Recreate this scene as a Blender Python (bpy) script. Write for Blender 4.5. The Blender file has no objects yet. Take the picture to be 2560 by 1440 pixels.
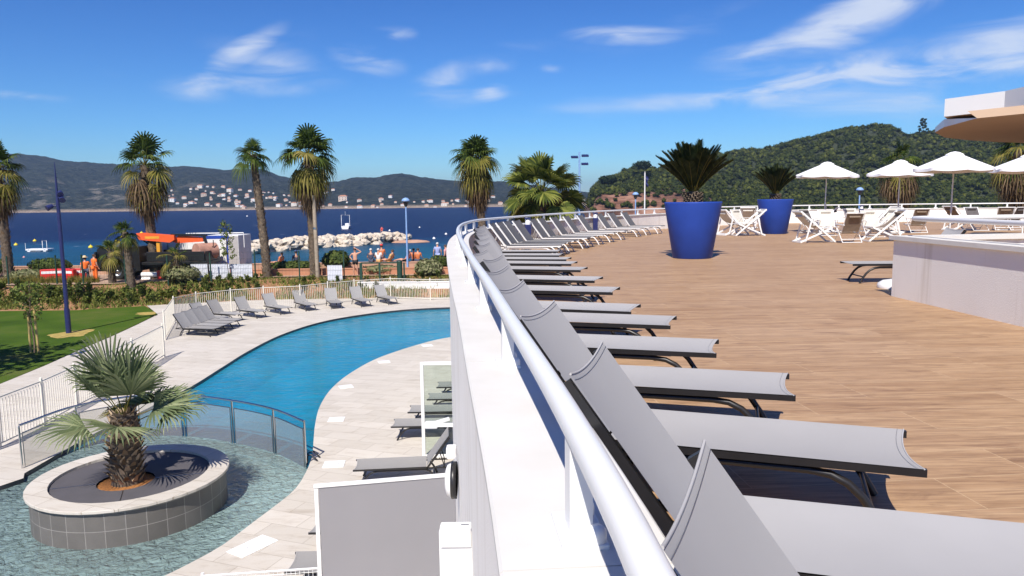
import bpy, bmesh, math, random
import numpy as np
from mathutils import Vector, Matrix, noise
from mathutils.geometry import tessellate_polygon
random.seed(7)
rnd = random.uniform
SC = bpy.context.scene
COL = SC.collection
PI = math.pi
# ------------------------------------------------------------------ camera
F, YH, ROLL, H = 1849.0, 500.0, 0.0125, 1.6
_th = math.atan((720-YH)/F); _ph = math.atan(ROLL)
FW = Vector((0, math.cos(_th), -math.sin(_th)))
_U = Vector((0, math.sin(_th), math.cos(_th))); _X = Vector((1, 0, 0))
RT = _X*math.cos(_ph) - _U*math.sin(_ph)
UP = _U*math.cos(_ph) + _X*math.sin(_ph)
CAM = Vector((0, 0, H))
def ray(px, py): return FW + RT*((px-1280)/F) + UP*((720-py)/F)
def at(px, py, Z):
    r = ray(px, py); return CAM + r*((Z-H)/r.z)
def atY(px, py, Y):
    r = ray(px, py); return CAM + r*(Y/r.y)
cd = bpy.data.cameras.new('camera'); cam = bpy.data.objects.new('camera', cd); COL.objects.link(cam)
M4 = Matrix((RT, UP, -FW)).transposed().to_4x4(); M4.translation = CAM
cam.matrix_world = M4
cd.sensor_width = 36; cd.lens = 36*F/2560; cd.clip_start = 0.05; cd.clip_end = 9000
SC.camera = cam
ZP = -4.15      # pool deck level
ZW = ZP-0.10    # pool water level
ZST = -3.1      # street level
ZSEA = -6.9
# ------------------------------------------------------------------ tags / helpers
def tag(o, label=None, cat=None, group=None, kind=None):
    if label: o['label'] = label
    if cat: o['category'] = cat
    if group: o['group'] = group
    if kind: o['kind'] = kind
    return o
def empty(name, loc=(0, 0, 0), rz=0.0, label=None, cat=None, group=None):
    o = bpy.data.objects.new(name, None); COL.objects.link(o)
    o.location = loc; o.rotation_euler = (0, 0, rz); o.empty_display_size = 0.2
    return tag(o, label, cat, group)
def kids(o): return [c for c in o.children]
def dup(o, loc=None, rz=None, label=None, group=None, parent=None, scale=None):
    c = o.copy(); COL.objects.link(c)
    if parent: c.parent = parent
    if loc is not None: c.location = loc
    if rz is not None: c.rotation_euler = (0, 0, rz)
    if scale is not None: c.scale = (scale,)*3 if not hasattr(scale, '__len__') else scale
    if label: c['label'] = label
    if group: c['group'] = group
    for ch in kids(o): dup(ch, parent=c)
    return c
class MB:
    def __init__(s): s.v = []; s.f = []; s.m = []; s.sm = []
    def add(s, vs, fs, m=0, smooth=False):
        b = len(s.v); s.v.extend([tuple(p) for p in vs])
        for f in fs: s.f.append(tuple(i+b for i in f)); s.m.append(m); s.sm.append(smooth)
    def box(s, c, d, m=0, rz=0.0, R=None):
        x, y, z = d[0]/2, d[1]/2, d[2]/2
        vs = [Vector((i, j, k)) for i in (-x, x) for j in (-y, y) for k in (-z, z)]
        if R is None and rz: R = Matrix.Rotation(rz, 3, 'Z')
        if R is not None: vs = [R @ p for p in vs]
        c = Vector(c)
        s.add([p+c for p in vs], [(0, 1, 3, 2), (4, 6, 7, 5), (0, 4, 5, 1), (2, 3, 7, 6), (0, 2, 6, 4), (1, 5, 7, 3)], m)
        return s
    def bbox(s, c, d, bev=0.02, m=0, rz=0.0, R=None):
        bm = bmesh.new(); bmesh.ops.create_cube(bm, size=1)
        for v in bm.verts: v.co = Vector((v.co.x*d[0], v.co.y*d[1], v.co.z*d[2]))
        bmesh.ops.bevel(bm, geom=bm.edges[:], offset=bev, segments=2, affect='EDGES', profile=.6)
        if R is None: R = Matrix.Rotation(rz, 3, 'Z')
        c = Vector(c); bm.verts.index_update()
        s.add([R @ v.co + c for v in bm.verts], [[v.index for v in f.verts] for f in bm.faces], m)
        bm.free(); return s
    def bar(s, a, b, w, h, m=0, up=(0, 0, 1)):
        a, b = Vector(a), Vector(b); d = (b-a); L = d.length; d.normalize()
        side = d.cross(Vector(up))
        if side.length < 1e-4: side = d.cross(Vector((0, 1, 0)))
        side.normalize(); u = side.cross(d)
        R = Matrix((d, side, u)).transposed()
        return s.box((a+b)/2, (L, w, h), m, R=R)
    def tube(s, path, r, seg=8, m=0, caps=True, sq=1.0):
        path = [Vector(p) for p in path]; n = len(path)
        rs = r if hasattr(r, '__len__') else [r]*n
        vs = []; fs = []; pu = None
        for i, p in enumerate(path):
            t = (path[min(i+1, n-1)]-path[max(i-1, 0)])
            if t.length < 1e-9: t = Vector((0, 0, 1))
            t.normalize()
            if pu is None:
                u = t.cross(Vector((0, 0, 1)))
                if u.length < .05: u = t.cross(Vector((0, 1, 0)))
            else: u = pu - t*pu.dot(t)
            u.normalize(); pu = u; w = t.cross(u)
            for k in range(seg):
                a = 2*PI*k/seg; vs.append(p + u*(math.cos(a)*rs[i]) + w*(math.sin(a)*rs[i]*sq))
        for i in range(n-1):
            for k in range(seg):
                k2 = (k+1) % seg
                fs.append((i*seg+k, i*seg+k2, (i+1)*seg+k2, (i+1)*seg+k))
        s.add(vs, fs, m, True)
        if caps: s.add(vs[:seg], [tuple(range(seg))[::-1]], m); s.add(vs[-seg:], [tuple(range(seg))], m)
        return s
    def lathe(s, prof, seg=24, m=0, c=(0, 0, 0), smooth=True, sx=1.0):
        vs = []; fs = []; n = len(prof)
        for r, z in prof:
            for k in range(seg):
                a = 2*PI*k/seg; vs.append((c[0]+r*math.cos(a)*sx, c[1]+r*math.sin(a), c[2]+z))
        for i in range(n-1):
            for k in range(seg):
                k2 = (k+1) % seg; fs.append((i*seg+k, i*seg+k2, (i+1)*seg+k2, (i+1)*seg+k))
        s.add(vs, fs, m, smooth); return s
    def disc(s, r, z, seg=24, m=0, c=(0, 0), up=True):
        vs = [(c[0]+r*math.cos(2*PI*k/seg), c[1]+r*math.sin(2*PI*k/seg), z) for k in range(seg)]
        s.add(vs, [tuple(range(seg)) if up else tuple(range(seg))[::-1]], m); return s
    def poly(s, pts, z=None, m=0, holes=()):
        loops = [[Vector((p[0], p[1], p[2] if z is None else z)) for p in pts]]
        for h in holes: loops.append([Vector((p[0], p[1], p[2] if z is None else z)) for p in h])
        tris = tessellate_polygon(loops); flat = [p for l in loops for p in l]
        fs = []
        for t in tris:
            a, b, c = (flat[i] for i in t)
            fs.append(tuple(t) if (b-a).cross(c-a).z >= 0 else tuple(t)[::-1])
        s.add(flat, fs, m); return s
    def strip(s, A, B, m=0, closed=False, smooth=False):
        n = len(A); fs = []
        for i in range(n if closed else n-1):
            j = (i+1) % n; fs.append((i, j, n+j, n+i))
        s.add(list(A)+list(B), fs, m, smooth); return s
    def prism(s, pts, z0, z1, m=0):
        A = [(p[0], p[1], z0) for p in pts]; B = [(p[0], p[1], z1) for p in pts]
        s.strip(A, B, m, True); s.poly(pts, z1, m); s.poly(pts, z0, m); return s
    def build(s, name, mats, parent=None, loc=None):
        me = bpy.data.meshes.new(name)
        me.from_pydata(s.v, [], s.f)
        mats = mats if isinstance(mats, (list, tuple)) else [mats]
        for m in mats: me.materials.append(m)
        if len(mats) > 1: me.polygons.foreach_set('material_index', s.m)
        me.polygons.foreach_set('use_smooth', s.sm)
        me.update()
        o = bpy.data.objects.new(name, me); COL.objects.link(o)
        if parent: o.parent = parent
        if loc is not None: o.location = loc
        return o
def blob(mb, c, r, sub=2, amp=.15, fr=1.5, m=0, seed=0, smooth=True):
    bm = bmesh.new(); bmesh.ops.create_icosphere(bm, subdivisions=sub, radius=1)
    r = r if hasattr(r, '__len__') else (r, r, r)
    off = Vector((seed*3.1, seed*1.7, seed*.9)); bm.verts.index_update(); vs = []
    for v in bm.verts:
        k = 1+amp*noise.noise(v.co*fr+off)*2
        vs.append((c[0]+v.co.x*r[0]*k, c[1]+v.co.y*r[1]*k, c[2]+v.co.z*r[2]*k))
    mb.add(vs, [[v.index for v in f.verts] for f in bm.faces], m, smooth); bm.free()
# ------------------------------------------------------------------ materials
class NT:
    def __init__(s, name):
        s.mat = bpy.data.materials.new(name); s.mat.use_nodes = True; s.t = s.mat.node_tree; s.n = s.t.nodes; s.l = s.t.links
        s.p = s.n['Principled BSDF']; s.out = s.n['Material Output']
    def N(s, ty, **kw):
        n = s.n.new(ty)
        for k, v in kw.items():
            if k.startswith('i_'): n.inputs[k[2:].replace('_', ' ')].default_value = v
            else: setattr(n, k, v)
        return n
    def L(s, a, b): s.l.new(a, b)
    def coord(s, kind='Object', scale=(1, 1, 1), rot=(0, 0, 0)):
        tc = s.N('ShaderNodeTexCoord'); mp = s.N('ShaderNodeMapping'); s.L(tc.outputs[kind], mp.inputs['Vector'])
        mp.inputs['Scale'].default_value = scale; mp.inputs['Rotation'].default_value = rot
        return mp.outputs['Vector']
    def world(s, scale=(1, 1, 1), rot=(0, 0, 0)):
        g = s.N('ShaderNodeNewGeometry'); mp = s.N('ShaderNodeMapping'); s.L(g.outputs['Position'], mp.inputs['Vector'])
        mp.inputs['Scale'].default_value = scale; mp.inputs['Rotation'].default_value = rot
        return mp.outputs['Vector']
    def noise(s, vec, scale, detail=4, rough=.55, dist=0):
        n = s.N('ShaderNodeTexNoise'); s.L(vec, n.inputs['Vector'])
        n.inputs['Scale'].default_value = scale; n.inputs['Detail'].default_value = detail
        n.inputs['Roughness'].default_value = rough; n.inputs['Distortion'].default_value = dist
        return n.outputs['Fac']
    def ramp(s, fac, stops):
        r = s.N('ShaderNodeValToRGB'); s.L(fac, r.inputs['Fac']); e = r.color_ramp.elements
        while len(e) < len(stops): e.new(.5)
        for el, (p, c) in zip(e, stops): el.position = p; el.color = (*c, 1) if len(c) == 3 else c
        return r.outputs['Color']
    def mix(s, fac, a, b, mode='MIX'):
        n = s.N('ShaderNodeMix', data_type='RGBA', blend_type=mode)
        for sock, v in ((n.inputs[0], fac), (n.inputs[6], a), (n.inputs[7], b)):
            if isinstance(v, bpy.types.NodeSocket): s.L(v, sock)
            elif isinstance(v, (int, float)): sock.default_value = v
            else: sock.default_value = (*v, 1)
        return n.outputs[2]
    def bump(s, h, strength=.2, dist=.02):
        b = s.N('ShaderNodeBump'); s.L(h, b.inputs['Height']); b.inputs['Strength'].default_value = strength; b.inputs['Distance'].default_value = dist
        s.L(b.outputs['Normal'], s.p.inputs['Normal']); return b
    def base(s, c):
        if isinstance(c, bpy.types.NodeSocket): s.L(c, s.p.inputs['Base Color'])
        else: s.p.inputs['Base Color'].default_value = (*c, 1)
        return s
    def set(s, **kw):
        for k, v in kw.items(): s.p.inputs[k.replace('_', ' ')].default_value = v
        return s
def mul(c, k): return tuple(min(1, x*k) for x in c)
def plain(name, c, rough=.5, metal=0, var=.12, scale=6, bump=0, bscale=40, bd=.003, spec=.5):
    t = NT(name); v = t.coord('Object')
    f = t.noise(v, scale, 5)
    t.base(t.ramp(f, [(.3, mul(c, 1-var)), (.7, mul(c, 1+var))])); t.set(Roughness=rough, Metallic=metal)
    t.p.inputs['Specular IOR Level'].default_value = spec
    if bump: t.bump(t.noise(v, bscale, 4), bump, bd)
    return t.mat
def leafmat(name, a, b, c=None, trans=.25):
    """leaf colour varies from leaf to leaf; a little light passes through"""
    t = NT(name); g = t.N('ShaderNodeNewGeometry')
    stops = [(0, a), (1, b)] if c is None else [(0, a), (.6, b), (1, c)]
    col = t.ramp(g.outputs['Random Per Island'], stops)
    t.base(col); t.set(Roughness=.65); t.p.inputs['Specular IOR Level'].default_value = .12
    tr = t.N('ShaderNodeBsdfTranslucent'); t.L(col, tr.inputs['Color'])
    mx = t.N('ShaderNodeMixShader'); mx.inputs[0].default_value = trans
    t.L(t.p.outputs[0], mx.inputs[1]); t.L(tr.outputs[0], mx.inputs[2]); t.L(mx.outputs[0], t.out.inputs['Surface'])
    return t.mat
M = {}
M['white_paint'] = plain('white_paint', (.80, .80, .79), .35, var=.015, scale=2)
def _render_wall():
    t = NT('white_render'); v = t.world()
    f = t.noise(v, 1.2, 6); g = t.noise(v, 90, 3, .6)
    st = t.noise(t.world(scale=(5, 5, .35)), 1, 5, .6)
    c = t.mix(1.0, t.ramp(f, [(.25, (.83, .80, .75)), (.7, (.88, .855, .81))]), t.ramp(st, [(.30, (.84, .82, .78)), (.46, (1, 1, 1))]), 'MULTIPLY'); t.base(c); t.set(Roughness=.85)
    t.bump(g, .5, .012); return t.mat
M['white_render'] = _render_wall()
def _coping():
    t = NT('coping_stone'); v = t.world(); f = t.noise(v, 3, 6)
    t.base(t.ramp(f, [(.25, (.60, .585, .54)), (.7, (.68, .665, .63))])); t.set(Roughness=.6)
    t.bump(t.noise(v, 60, 3), .08, .004); return t.mat
M['coping'] = _coping()
M['joint'] = plain('joint_mortar', (.16, .15, .14), .9)
M['dark_metal'] = plain('dark_metal', (.017, .016, .017), .38, var=.2, scale=3, spec=.5)
M['white_metal'] = plain('white_metal', (.74, .74, .73), .3, var=.02)
def _sling(name, c, k=1.0):
    t = NT(name); v = t.coord('Object')
    f = t.noise(v, 2.5, 3)
    w = t.N('ShaderNodeTexChecker'); t.L(v, w.inputs['Vector']); w.inputs['Scale'].default_value = 260
    col = t.ramp(f, [(.3, mul(c, .95)), (.7, mul(c, 1.05))])
    col = t.mix(w.outputs['Fac'], col, mul(c, .88)); oi = t.N('ShaderNodeObjectInfo')
    col = t.mix(1.0, col, t.ramp(oi.outputs['Random'], [(0, (.88, .87, .86)), (1, (1, 1, 1))]), 'MULTIPLY'); t.base(col); t.set(Roughness=.75); t.p.inputs['Specular IOR Level'].default_value = .2
    t.bump(t.noise(v, 380, 2), .25, .002)
    return t.mat
M['sling'] = _sling('grey_sling', (.41, .405, .405))
M['hem'] = _sling('sling_hem', (.45, .445, .45))
M['dark_sling'] = _sling('dark_grey_sling', (.13, .13, .138))
M['pool_sling'] = _sling('pool_sling', (.34, .335, .33))
M['canvas'] = plain('beige_canvas', (.56, .53, .47), .85, var=.08, scale=5, bump=.1, bscale=200)
M['brown_canvas'] = plain('brown_canvas', (.20, .15, .11), .85, var=.15, scale=8, bump=.1, bscale=200)
M['charcoal_canvas'] = plain('charcoal_canvas', (.10, .09, .09), .85, var=.12, scale=8, bump=.1, bscale=200)
M['parasol'] = plain('parasol_fabric', (.84, .84, .86), .8, var=.015)
M['blue_pot'] = plain('blue_pot', (.019, .060, .33), .55, var=.10, scale=2.2, bump=.05, bscale=30, spec=.3)
M['blue_paint'] = plain('blue_paint', (.016, .022, .10), .45, var=.15)
M['lamp_blue'] = plain('lamp_blue', (.22, .36, .62), .45, var=.1)
M['soil'] = plain('potting_soil', (.07, .045, .03), .95, var=.4, scale=20, bump=.6, bscale=30, bd=.03)
def _wood():
    t = NT('wood_plank_floor'); v = t.world(rot=(0, 0, -0.10))
    br = t.N('ShaderNodeTexBrick'); t.L(v, br.inputs['Vector']); br.offset = .37; br.inputs['Scale'].default_value = 1
    br.inputs['Brick Width'].default_value = 1.7; br.inputs['Row Height'].default_value = .42; br.inputs['Mortar Size'].default_value = .0019
    br.inputs['Color1'].default_value = (0, 0, 0, 1); br.inputs['Color2'].default_value = (1, 1, 1, 1); br.inputs['Bias'].default_value = 0
    br.inputs['Mortar'].default_value = (.5, .5, .5, 1)
    v2 = t.world(scale=(.7, 11, 11), rot=(0, 0, -0.10))
    dv = t.N('ShaderNodeVectorMath', operation='ADD'); t.L(v2, dv.inputs[0])
    sc = t.N('ShaderNodeVectorMath', operation='SCALE'); t.L(br.outputs['Color'], sc.inputs[0]); sc.inputs['Scale'].default_value = 23
    t.L(sc.outputs[0], dv.inputs[1])
    g = t.noise(dv.outputs[0], 1.0, 8, .62, .6)
    g2 = t.noise(dv.outputs[0], 4.5, 6, .65, .4)
    c1 = t.ramp(g, [(.22, (.15, .076, .038)), (.40, (.355, .214, .114)), (.58, (.475, .312, .176)), (.80, (.58, .40, .245))])
    c2 = t.mix(.62, c1, t.ramp(g2, [(.38, (.34, .28, .23)), (.56, (1, .98, .96))]), 'MULTIPLY')
    pv = t.mix(.25, c2, t.ramp(br.outputs['Color'], [(0, (.395, .25, .138)), (.5, (.495, .33, .192)), (1, (.57, .40, .252))]))
    big = t.noise(t.world(), .35, 3)
    pv = t.mix(.35, pv, t.ramp(big, [(.3, (.82, .80, .78)), (.7, (1, 1, 1))]), 'MULTIPLY')
    kn = t.noise(t.world(scale=(1.6, 6, 6), rot=(0, 0, -.10)), 1.5, 5, .6, .8)
    pv = t.mix(t.ramp(kn, [(.55, (0, 0, 0)), (.70, (.60, .60, .60))]), pv, (.19, .105, .06))
    mo = t.mix(br.outputs['Fac'], pv, (.57, .42, .26)); t.base(mo); t.set(Roughness=.55)
    t.p.inputs['Specular IOR Level'].default_value = .3
    t.bump(g2, .08, .004); return t.mat
M['wood_floor'] = _wood()
def _tile():
    t = NT('travertine_deck'); v = t.world(rot=(0, 0, .35))
    br = t.N('ShaderNodeTexBrick'); t.L(v, br.inputs['Vector']); br.inputs['Scale'].default_value = 1
    br.inputs['Brick Width'].default_value = 1.0; br.inputs['Row Height'].default_value = .5; br.inputs['Mortar Size'].default_value = .006
    br.inputs['Color1'].default_value = (.53, .495, .44, 1); br.inputs['Color2'].default_value = (.60, .565, .51, 1); br.inputs['Mortar'].default_value = (.36, .32, .27, 1)
    n = t.noise(t.world(scale=(1, 3.5, 1), rot=(0, 0, .35)), 1.6, 8, .65, .5)
    c = t.mix(.55, br.outputs['Color'], t.ramp(n, [(.30, (.62, .55, .47)), (.46, (.93, .90, .86)), (.75, (1, 1, 1))]), 'MULTIPLY')
    t.base(c); t.set(Roughness=.7); return t.mat
M['deck_tile'] = _tile()
M['grey_tile'] = None
def _gtile():
    t = NT('grey_wall_tile'); tc = t.N('ShaderNodeTexCoord'); sp = t.N('ShaderNodeSeparateXYZ'); t.L(tc.outputs['Object'], sp.inputs[0])
    an = t.N('ShaderNodeMath', operation='ARCTAN2'); t.L(sp.outputs[1], an.inputs[0]); t.L(sp.outputs[0], an.inputs[1])
    m1 = t.N('ShaderNodeMath', operation='MULTIPLY'); t.L(an.outputs[0], m1.inputs[0]); m1.inputs[1].default_value = 1.8
    cb = t.N('ShaderNodeCombineXYZ'); t.L(m1.outputs[0], cb.inputs[0]); t.L(sp.outputs[2], cb.inputs[1])
    br = t.N('ShaderNodeTexBrick'); t.L(cb.outputs[0], br.inputs['Vector']); br.inputs['Scale'].default_value = 1; br.offset = 0
    br.inputs['Brick Width'].default_value = .35; br.inputs['Row Height'].default_value = .31; br.inputs['Mortar Size'].default_value = .006
    br.inputs['Color1'].default_value = (.125, .115, .105, 1); br.inputs['Color2'].default_value = (.165, .152, .14, 1); br.inputs['Mortar'].default_value = (.30, .28, .26, 1)
    n = t.noise(tc.outputs['Object'], 4, 6); c = t.mix(.5, br.outputs['Color'], t.ramp(n, [(.3, (.75, .75, .75)), (.7, (1, 1, 1))]), 'MULTIPLY')
    t.base(c); t.set(Roughness=.55); return t.mat
M['grey_tile'] = _gtile()
M['grey_mat'] = plain('grey_rubber_mat', (.085, .08, .088), .8, var=.08, scale=3, bump=.15, bscale=150)
M['bark'] = plain('bark', (.16, .115, .08), .9, var=.45, scale=9, bump=.8, bscale=14, bd=.05)
M['palm_bark'] = plain('palm_bark', (.105, .078, .054), .9, var=.5, scale=7, bump=.8, bscale=14, bd=.04)
M['boot'] = leafmat('palm_boot', (.09, .055, .03), (.30, .22, .14), (.42, .33, .23), .0)
M['mulch'] = plain('orange_mulch', (.36, .15, .04), .95, var=.5, scale=30, bump=.8, bscale=50, bd=.03)
M['palm_leaf'] = leafmat('palm_leaf', (.018, .034, .008), (.050, .082, .015), (.12, .15, .028))
M['palm_old'] = leafmat('palm_old_leaf', (.09, .10, .018), (.19, .165, .035), (.30, .25, .08))
M['palm_dead'] = leafmat('palm_dead_leaf', (.06, .036, .018), (.13, .085, .045), (.27, .19, .11))
M['fan_leaf'] = leafmat('fan_leaf', (.08, .115, .055), (.17, .21, .10), (.30, .33, .18))
M['cycad_leaf'] = leafmat('cycad_leaf', (.008, .015, .006), (.018, .030, .010), (.04, .052, .018), .12)
M['shrub'] = leafmat('shrub_leaf', (.07, .095, .018), (.17, .20, .04), (.34, .34, .10))
M['hedge'] = leafmat('hedge_leaf', (.03, .05, .012), (.08, .11, .025), (.13, .155, .04))
M['olive'] = leafmat('olive_leaf', (.10, .115, .05), (.19, .20, .09), (.30, .29, .16))
M['broad_leaf'] = leafmat('broad_palm_leaf', (.03, .05, .010), (.10, .125, .022), (.24, .25, .055))
M['forest'] = leafmat('forest_leaf', (.013, .021, .004), (.040, .053, .008), (.090, .098, .017), .1)
M['pine'] = leafmat('pine_leaf', (.012, .022, .008), (.026, .042, .014), None, .1)
M['tree_leaf'] = leafmat('young_tree_leaf', (.07, .10, .02), (.14, .18, .04), (.2, .24, .07))
M['chrome'] = plain('polished_steel', (.62, .62, .63), .16, 1.0, var=.03)
M['steel_frame'] = plain('steel_frame', (.42, .42, .43), .3, 1.0, var=.05)
M['black'] = plain('black_paint', (.012, .012, .013), .4, var=.2)
M['rubber'] = plain('rubber', (.02, .02, .02), .8, var=.2)
M['green_paint'] = plain('dark_green_paint', (.012, .045, .028), .5, var=.15)
M['orange'] = plain('orange_paint', (.75, .11, .025), .4, var=.06)
M['hi_vis'] = plain('hi_vis_cloth', (.90, .17, .02), .8, var=.1)
M['yellow'] = plain('yellow_paint', (.72, .55, .02), .45, var=.08)
M['amber'] = plain('amber_paint', (.70, .32, .03), .45, var=.08)
M['red'] = plain('red_paint', (.60, .03, .025), .45, var=.1)
M['skin'] = plain('skin', (.56, .30, .20), .6, var=.08)
M['white_cloth'] = plain('white_cloth', (.75, .75, .74), .85, var=.05)
M['navy_cloth'] = plain('navy_cloth', (.06, .07, .11), .85, var=.1)
M['lilac_cloth'] = plain('lilac_cloth', (.30, .36, .62), .85, var=.08)
M['tan_cloth'] = plain('tan_cloth', (.56, .33, .13), .85, var=.1)
M['orange_cloth'] = plain('orange_cloth', (.62, .18, .06), .85, var=.1)
M['pink_cloth'] = plain('pink_cloth', (.62, .30, .30), .85, var=.1)
M['black_cloth'] = plain('black_cloth', (.02, .02, .022), .85, var=.1)
M['brown_hair'] = plain('brown_hair', (.05, .03, .02), .7, var=.2)
M['grey_hair'] = plain('grey_hair', (.55, .54, .52), .7, var=.1)
M['cap_blue'] = plain('blue_cap', (.10, .15, .30), .8, var=.1)
M['straw'] = plain('straw_hat', (.62, .48, .28), .8, var=.1)
M['plaster_pink'] = plain('pink_stone', (.42, .25, .17), .9, var=.15, scale=1.2, bump=.3, bscale=12)
M['terracotta'] = plain('terracotta_render', (.45, .21, .12), .9, var=.15, scale=.8, bump=.2, bscale=12)
M['house_wall'] = plain('house_wall', (.72, .67, .60), .9, var=.15)
M['house_wall_pink'] = plain('house_wall_pink', (.62, .50, .41), .9, var=.15)
M['house_roof'] = plain('house_roof', (.42, .19, .11), .9, var=.2)
M['soffit'] = plain('beige_soffit', (.46, .33, .225), .8, var=.04, scale=1)
M['frost'] = plain('frosted_panel', (.235, .23, .245), .3, var=.03, scale=1.2)
M['cabin_white'] = plain('cabin_white', (.74, .74, .72), .5, var=.04)
M['cabin_grey'] = plain('cabin_grey', (.40, .38, .37), .6, var=.05)
M['sign_white'] = plain('sign_white', (.66, .68, .74), .6, var=.03)
M['timber'] = plain('timber', (.33, .27, .20), .85, var=.25, scale=5, bump=.4, bscale=25)
M['stake'] = plain('stake_wood', (.40, .30, .11), .85, var=.25, scale=5)
M['fence_white'] = plain('fence_white', (.70, .665, .58), .5, var=.04)
M['glass_dark'] = plain('dark_window', (.03, .04, .05), .08, var=.1)
M['drum'] = plain('dusty_drum', (.42, .22, .16), .8, var=.2, scale=4)
def _rock():
    t = NT('limestone_rock'); v = t.coord('Object'); f = t.noise(v, 2.2, 8, .6)
    oi = t.N('ShaderNodeObjectInfo')
    a = t.ramp(f, [(.3, (.42, .35, .27)), (.55, (.62, .55, .45)), (.8, (.70, .64, .55))])
    t.base(t.mix(.5, a, t.ramp(oi.outputs['Random'], [(0, (.75, .7, .64)), (1, (1, 1, 1))]), 'MULTIPLY')); t.set(Roughness=.9)
    t.bump(t.noise(v, 6, 6), .6, .1); return t.mat
M['rock'] = _rock()
def glass(name, tint, fac=.10, frost=0.0):
    t = NT(name); tr = t.N('ShaderNodeBsdfTransparent'); tr.inputs['Color'].default_value = (*tint, 1)
    gl = t.N('ShaderNodeBsdfGlossy'); gl.inputs['Roughness'].default_value = .03
    fr = t.N('ShaderNodeFresnel'); fr.inputs['IOR'].default_value = 1.45
    mx = t.N('ShaderNodeMixShader'); t.L(fr.outputs[0], mx.inputs[0]); t.L(tr.outputs[0], mx.inputs[1]); t.L(gl.outputs[0], mx.inputs[2])
    o = mx.outputs[0]
    if frost:
        df = t.N('ShaderNodeBsdfDiffuse'); df.inputs['Color'].default_value = (.55, .54, .52, 1)
        m2 = t.N('ShaderNodeMixShader'); m2.inputs[0].default_value = frost; t.L(o, m2.inputs[1]); t.L(df.outputs[0], m2.inputs[2]); o = m2.outputs[0]
    t.L(o, t.out.inputs['Surface']); return t.mat
M['glass'] = glass('clear_glass', (.86, .92, .88))
M['smoked_glass'] = glass('smoked_glass', (.80, .80, .78), frost=.25)
def water(name, tint, bscale, bstr, bdist, turbid, turbcol, detail=4, stretch=(1, 1, 1), gdist=.06):
    """real water surface: sky mirror by fresnel, the basin seen through it, a little light scattered back by the water"""
    t = NT(name); v = t.world(scale=stretch)
    b = t.N('ShaderNodeBump'); b.inputs['Strength'].default_value = bstr; b.inputs['Distance'].default_value = bdist
    n1 = t.noise(v, bscale, detail, .55, .8); t.L(n1, b.inputs['Height'])
    tr = t.N('ShaderNodeBsdfTransparent'); tr.inputs['Color'].default_value = (*tint, 1)
    df = t.N('ShaderNodeBsdfDiffuse'); t.L(b.outputs[0], df.inputs['Normal'])
    big = t.noise(t.world(scale=(1, 1.6, 1)), .16, 4, .6); sp = t.N('ShaderNodeSeparateXYZ'); t.L(t.world(), sp.inputs[0])
    mr = t.N('ShaderNodeMapRange'); t.L(sp.outputs[1], mr.inputs[0]); mr.inputs[1].default_value = 19; mr.inputs[2].default_value = 40; mr.inputs[3].default_value = -.18; mr.inputs[4].default_value = .24
    ad = t.N('ShaderNodeMath', operation='ADD'); t.L(big, ad.inputs[0]); t.L(mr.outputs[0], ad.inputs[1])
    t.L(t.ramp(ad.outputs[0], [(.25, mul(turbcol, .62)), (.5, turbcol), (.8, (turbcol[0]*2.6+.02, turbcol[1]*1.45, turbcol[2]*1.22))]), df.inputs['Color'])
    m1 = t.N('ShaderNodeMixShader'); m1.inputs[0].default_value = turbid; t.L(tr.outputs[0], m1.inputs[1]); t.L(df.outputs[0], m1.inputs[2])
    gl = t.N('ShaderNodeBsdfGlossy'); gl.inputs['Roughness'].default_value = .06
    b2 = t.N('ShaderNodeBump'); b2.inputs['Strength'].default_value = bstr; b2.inputs['Distance'].default_value = gdist; t.L(n1, b2.inputs['Height']); t.L(b2.outputs[0], gl.inputs['Normal'])
    fr = t.N('ShaderNodeFresnel'); fr.inputs['IOR'].default_value = 1.33; t.L(b2.outputs[0], fr.inputs['Normal'])
    m2 = t.N('ShaderNodeMixShader'); t.L(fr.outputs[0], m2.inputs[0]); t.L(m1.outputs[0], m2.inputs[1]); t.L(gl.outputs[0], m2.inputs[2])
    t.L(m2.outputs[0], t.out.inputs['Surface']); return t.mat
M['pool_water'] = water('pool_water', (.55, .92, .97), 1.8, .6, .12, .65, (.018, .31, .50), stretch=(1, 1.6, 1))
M['wading_water'] = water('wading_water', (.84, .94, .92), 6.0, 1.0, .20, .62, (.41, .58, .575), detail=4, gdist=.09)
def _basin(name, a, b):
    t = NT(name); v = t.world()
    br = t.N('ShaderNodeTexBrick'); t.L(v, br.inputs['Vector']); br.inputs['Scale'].default_value = 1; br.offset = 0
    br.inputs['Brick Width'].default_value = .3; br.inputs['Row Height'].default_value = .3; br.inputs['Mortar Size'].default_value = .008
    br.inputs['Color1'].default_value = (*a, 1); br.inputs['Color2'].default_value = (*b, 1); br.inputs['Mortar'].default_value = (*mul(b, 1.2), 1)
    t.base(br.outputs['Color']); t.set(Roughness=.4); return t.mat
M['basin'] = _basin('pool_basin_tile', (.04, .38, .58), (.05, .43, .62))
M['basin_dark'] = _basin('pool_edge_tile', (.035, .037, .045), (.05, .05, .06))
M['wading_floor'] = _basin('wading_floor_tile', (.46, .52, .48), (.52, .57, .53))
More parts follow.
